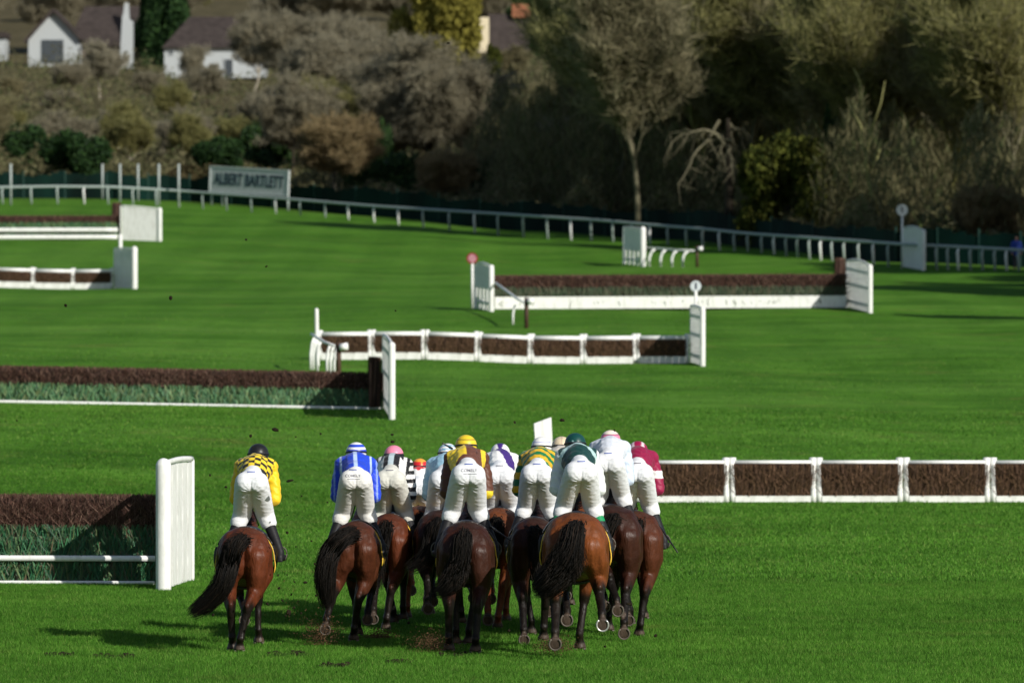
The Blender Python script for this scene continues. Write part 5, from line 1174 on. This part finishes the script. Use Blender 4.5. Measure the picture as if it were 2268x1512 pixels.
# ------------------------------------------------------------ houses
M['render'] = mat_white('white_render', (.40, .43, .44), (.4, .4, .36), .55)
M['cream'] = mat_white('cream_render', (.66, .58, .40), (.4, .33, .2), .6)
M['roof'] = mat_plain('dark_roof', (.045, .036, .033), .85, .2, .3, 1.2)
M['pane'] = mat_plain('dark_pane', (.05, .06, .07), .2, .5)
M['brick'] = mat_plain('red_brick', (.26, .10, .05), .85)
def house_root(label, px, py, Y, name='house'):
    p = at(px, py, Y); return thing(name, label, 'house', p), p
def build_houses():
    # gabled white house
    Y = 742; s = Y / F; r, p = house_root('white gabled house with a dark opening and a long dark roof at upper left', 119, 134, Y)
    w = 56 * s
    mb = MB(); V = []
    for y in (0, 8):
        V += [(-w, y, -2), (w, y, -2), (w, y, 48 * s), (.0, y, 108 * s), (-w, y, 44 * s)]
    mb.add(V, [(0, 1, 2, 3, 4), (9, 8, 7, 6, 5), (0, 5, 6, 1), (1, 6, 7, 2), (2, 7, 8, 3), (3, 8, 9, 4), (4, 9, 5, 0)]); mb.build('wall', M['render'], r)
    mb = MB(); mb.bar((-w - .5, 3.7, 40 * s), (0.05, 3.7, 112 * s), 9, .35, Vector((0, 1, 0)).cross(Vector((w, 0, 64 * s))).normalized()); mb.bar((-.05, 3.71, 112 * s), (w + .5, 3.71, 44 * s), 9, .35, Vector((0, 1, 0)).cross(Vector((w, 0, -64 * s))).normalized()); mb.build('roof', M['roof'], r)
    mb = MB(); mb.box((-2 * s, -.06, 20 * s), (48 * s, .2, 50 * s)); mb.build('garage_door', M['pane'], r)
    # main range with big dark roof behind
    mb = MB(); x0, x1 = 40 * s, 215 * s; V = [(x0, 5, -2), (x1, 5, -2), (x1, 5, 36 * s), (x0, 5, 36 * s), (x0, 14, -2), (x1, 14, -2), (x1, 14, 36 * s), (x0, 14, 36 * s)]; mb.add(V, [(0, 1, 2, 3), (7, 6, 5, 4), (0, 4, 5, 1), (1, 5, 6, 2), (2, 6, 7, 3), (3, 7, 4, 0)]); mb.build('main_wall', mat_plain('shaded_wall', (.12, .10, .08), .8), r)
    mb = MB(); V = [(x0 - 1, 4.2, 35 * s), (x1 + 1, 4.2, 35 * s), (x1 - 1, 9.5, 128 * s), (x0 + 1, 9.5, 128 * s), (x0 - 1, 15, 35 * s), (x1 + 1, 15, 35 * s)]; mb.add(V, [(0, 1, 2, 3), (3, 2, 5, 4), (0, 3, 4), (1, 5, 2), (0, 4, 5, 1)]); mb.build('main_roof', M['roof'], r)
    f = MB(); f.box((88 * s, 4.9, 22 * s), (36 * s, .2, 30 * s)); wf = f.build('window', M['render'], r); f = MB(); f.box((90 * s, 4.78, 24 * s), (20 * s, .1, 20 * s)); f.build('pane', M['pane'], wf)
    # chimney stack
    Y = 735; s = Y / F; p = at(279, 165, Y); r = thing('chimney_stack', 'tall tapering whitewashed chimney stack against the dark conifers', 'chimney', p)
    mb = MB(); V = [(-18 * s, 0, -3), (15 * s, 0, -3), (15 * s, 0, 118 * s), (-8 * s, 0, 130 * s), (-18 * s, 2, -3), (15 * s, 2, -3), (15 * s, 2, 118 * s), (-8 * s, 2, 130 * s)]; mb.add(V, [(0, 1, 2, 3), (7, 6, 5, 4), (0, 4, 5, 1), (1, 5, 6, 2), (2, 6, 7, 3), (3, 7, 4, 0)]); mb.build('lower_stack', M['render'], r)
    mb = MB(); V = [(-8 * s, .2, 117 * s), (7 * s, .2, 117 * s), (5 * s, .2, 158 * s), (-3 * s, .2, 158 * s), (-8 * s, 1.8, 117 * s), (7 * s, 1.8, 117 * s), (5 * s, 1.8, 158 * s), (-3 * s, 1.8, 158 * s)]; mb.add(V, [(0, 1, 2, 3), (7, 6, 5, 4), (0, 4, 5, 1), (1, 5, 6, 2), (2, 6, 7, 3), (3, 7, 4, 0)]); mb.build('upper_stack', M['render'], r)
    # low white bungalow
    Y = 690; s = Y / F; r, p = house_root('long low white house with a hipped dark roof behind bare trees', 475, 168, Y)
    mb = MB(); mb.box((0, 5, 28 * s), (222 * s, 10, 66 * s)); mb.build('wall', M['render'], r)
    mb = MB(); V = [(-116 * s, -.6, 61 * s), (116 * s, -.6, 61 * s), (116 * s, 10.6, 61 * s), (-116 * s, 10.6, 61 * s), (-60 * s, 5, 135 * s), (70 * s, 5, 135 * s)]; mb.add(V, [(0, 1, 5, 4), (1, 2, 5), (2, 3, 4, 5), (3, 0, 4), (3, 2, 1, 0)]); rf = mb.build('roof', M['roof'], r)
    mb = MB(); mb.box((-66 * s, 4.8, 96 * s), (14 * s, .9, 46 * s)); mb.build('chimney', M['brick'], rf)
    for x, z, w_, h_ in ((-48, 42, 38, 26), (-95, 52, 12, 14), (32, 16, 22, 44), (85, 34, 22, 20)):
        f = MB(); f.box((x * s, -.05, z * s), (w_ * s, .16, h_ * s)); wf = f.build('window', M['render'], r); f = MB(); f.box((x * s, -.14, z * s), ((w_ - 5) * s, .06, (h_ - 5) * s)); f.build('pane', M['pane'], wf)
    # cream ended house
    Y = 745; s = Y / F; r, p = house_root('dark roofed house with a narrow sunlit cream end wall at top centre', 1110, 112, Y)
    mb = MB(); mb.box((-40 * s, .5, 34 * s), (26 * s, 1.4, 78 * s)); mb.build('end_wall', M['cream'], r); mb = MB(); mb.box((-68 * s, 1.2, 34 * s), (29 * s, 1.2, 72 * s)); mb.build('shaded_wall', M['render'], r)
    mb = MB(); V = [(-27 * s, 1, -5), (66 * s, 1, -5), (60 * s, 6, 86 * s), (-30 * s, 6, 86 * s), (-27 * s, 11, -5), (66 * s, 11, -5)]; mb.add(V, [(0, 1, 2, 3), (3, 2, 5, 4), (0, 3, 4), (1, 5, 2), (0, 4, 5, 1)]); rf = mb.build('roof', M['roof'], r)
    mb = MB(); mb.box((44 * s, 5.5, 92 * s), (40 * s, 1, 30 * s)); mb.build('chimney', M['brick'], rf)
    # slivers of more houses
    Y = 770; s = Y / F; r, p = house_root('white house corner cut by the left edge of the picture', -12, 130, Y); mb = MB(); mb.box((0, 3, 18 * s), (46 * s, 6, 56 * s)); mb.build('wall', M['render'], r); mb = MB(); mb.box((0, 3, 52 * s), (54 * s, 7, 12 * s)); mb.build('roof', M['roof'], r)
    Y = 820; s = Y / F; r, p = house_root('small dark gabled cottage with a white window far up right of centre', 1238, 90, Y, 'cottage'); mb = MB(); mb.box((0, 3, 8 * s), (52 * s, 6, 30 * s)); mb.build('wall', mat_plain('cottage_wall', (.10, .10, .11), .8), r)
    mb = MB(); V = [(-30 * s, -.5, 22 * s), (30 * s, -.5, 22 * s), (0, -.5, 48 * s), (-30 * s, 7, 22 * s), (30 * s, 7, 22 * s), (0, 7, 48 * s)]; mb.add(V, [(0, 1, 2), (5, 4, 3), (0, 3, 4, 1), (1, 4, 5, 2), (2, 5, 3, 0)]); mb.build('roof', M['roof'], r)
    mb = MB(); mb.box((-2 * s, -.1, 8 * s), (12 * s, .2, 20 * s)); mb.build('window', M['render'], r)
build_houses()

# ------------------------------------------------------------ steward by the far rail
def steward():
    Y = 304; g = ground_at(2251, Y); g.z += .0; h = 1.75; root = thing('person', 'standing person in a dark blue jacket behind the rail at the right edge', 'person', g)
    mb = MB()
    for q in (-1, 1): mb.chain([(q * .10, 0, .06), (q * .11, 0, .5), (q * .10, 0, .92)], [.055, .075, .10]); mb.cap((q * .10, -.10, .05), .045, (q * .10, .03, .05), .05); mb.chain([(q * .20, 0, 1.42), (q * .27, .02, 1.12), (q * .24, -.10, .88)], [.065, .05, .038]); 
    for q in (-1, 1):
        for f in range(4): mb.chain([(q * .24 + (f - 1.5) * .018, -.12, .85), (q * .24 + (f - 1.5) * .018, -.135, .79)], [.012, .01], 7)
        mb.chain([(q * .21, -.12, .86), (q * .195, -.14, .82)], [.013, .01], 7)
    mb.chain([(0, 0, .95), (0, 0, 1.15), (0, 0, 1.38)], [.14, .14, .15]); mb.chain([(-.15, 0, 1.43), (.15, 0, 1.43)], [.08, .08]); mb.chain([(0, 0, 1.45), (0, -.01, 1.58)], [.055, .055]); mb.ell((0, -.01, 1.66), (.078, .095, .11)); mb.cap((0, -.10, 1.66), .012, (0, -.115, 1.64), .014)
    link('body', blob('b', mb, .014, 2), M['skin'], root)
    mb = MB(); mb.chain([(0, 0, .85), (0, 0, 1.15), (0, 0, 1.38)], [.17, .165, .175]); mb.chain([(-.16, 0, 1.43), (.16, 0, 1.43)], [.095, .095])
    for q in (-1, 1): mb.chain([(q * .20, 0, 1.42), (q * .275, .02, 1.12), (q * .245, -.09, .92)], [.085, .072, .055])
    link('jacket', blob('j', mb, .02, 3), mat_plain('navy_jacket', (.02, .05, .32), .7), root)
    mb = MB()
    for q in (-1, 1): mb.chain([(q * .10, 0, .12), (q * .11, 0, .5), (q * .09, 0, .88)], [.075, .092, .13])
    link('trousers', blob('t', mb, .02, 3), mat_plain('dark_trousers', (.02, .022, .03), .8), root)
    mb = MB(); mb.ell((0, .015, 1.70), (.088, .10, .095)); link('hair', blob('h', mb, .016, 1), mat_plain('brown_hair', (.05, .03, .02), .7), root)
    root.rotation_euler = (0, 0, 0)
steward()
bpy.data.scenes.remove(TMP)
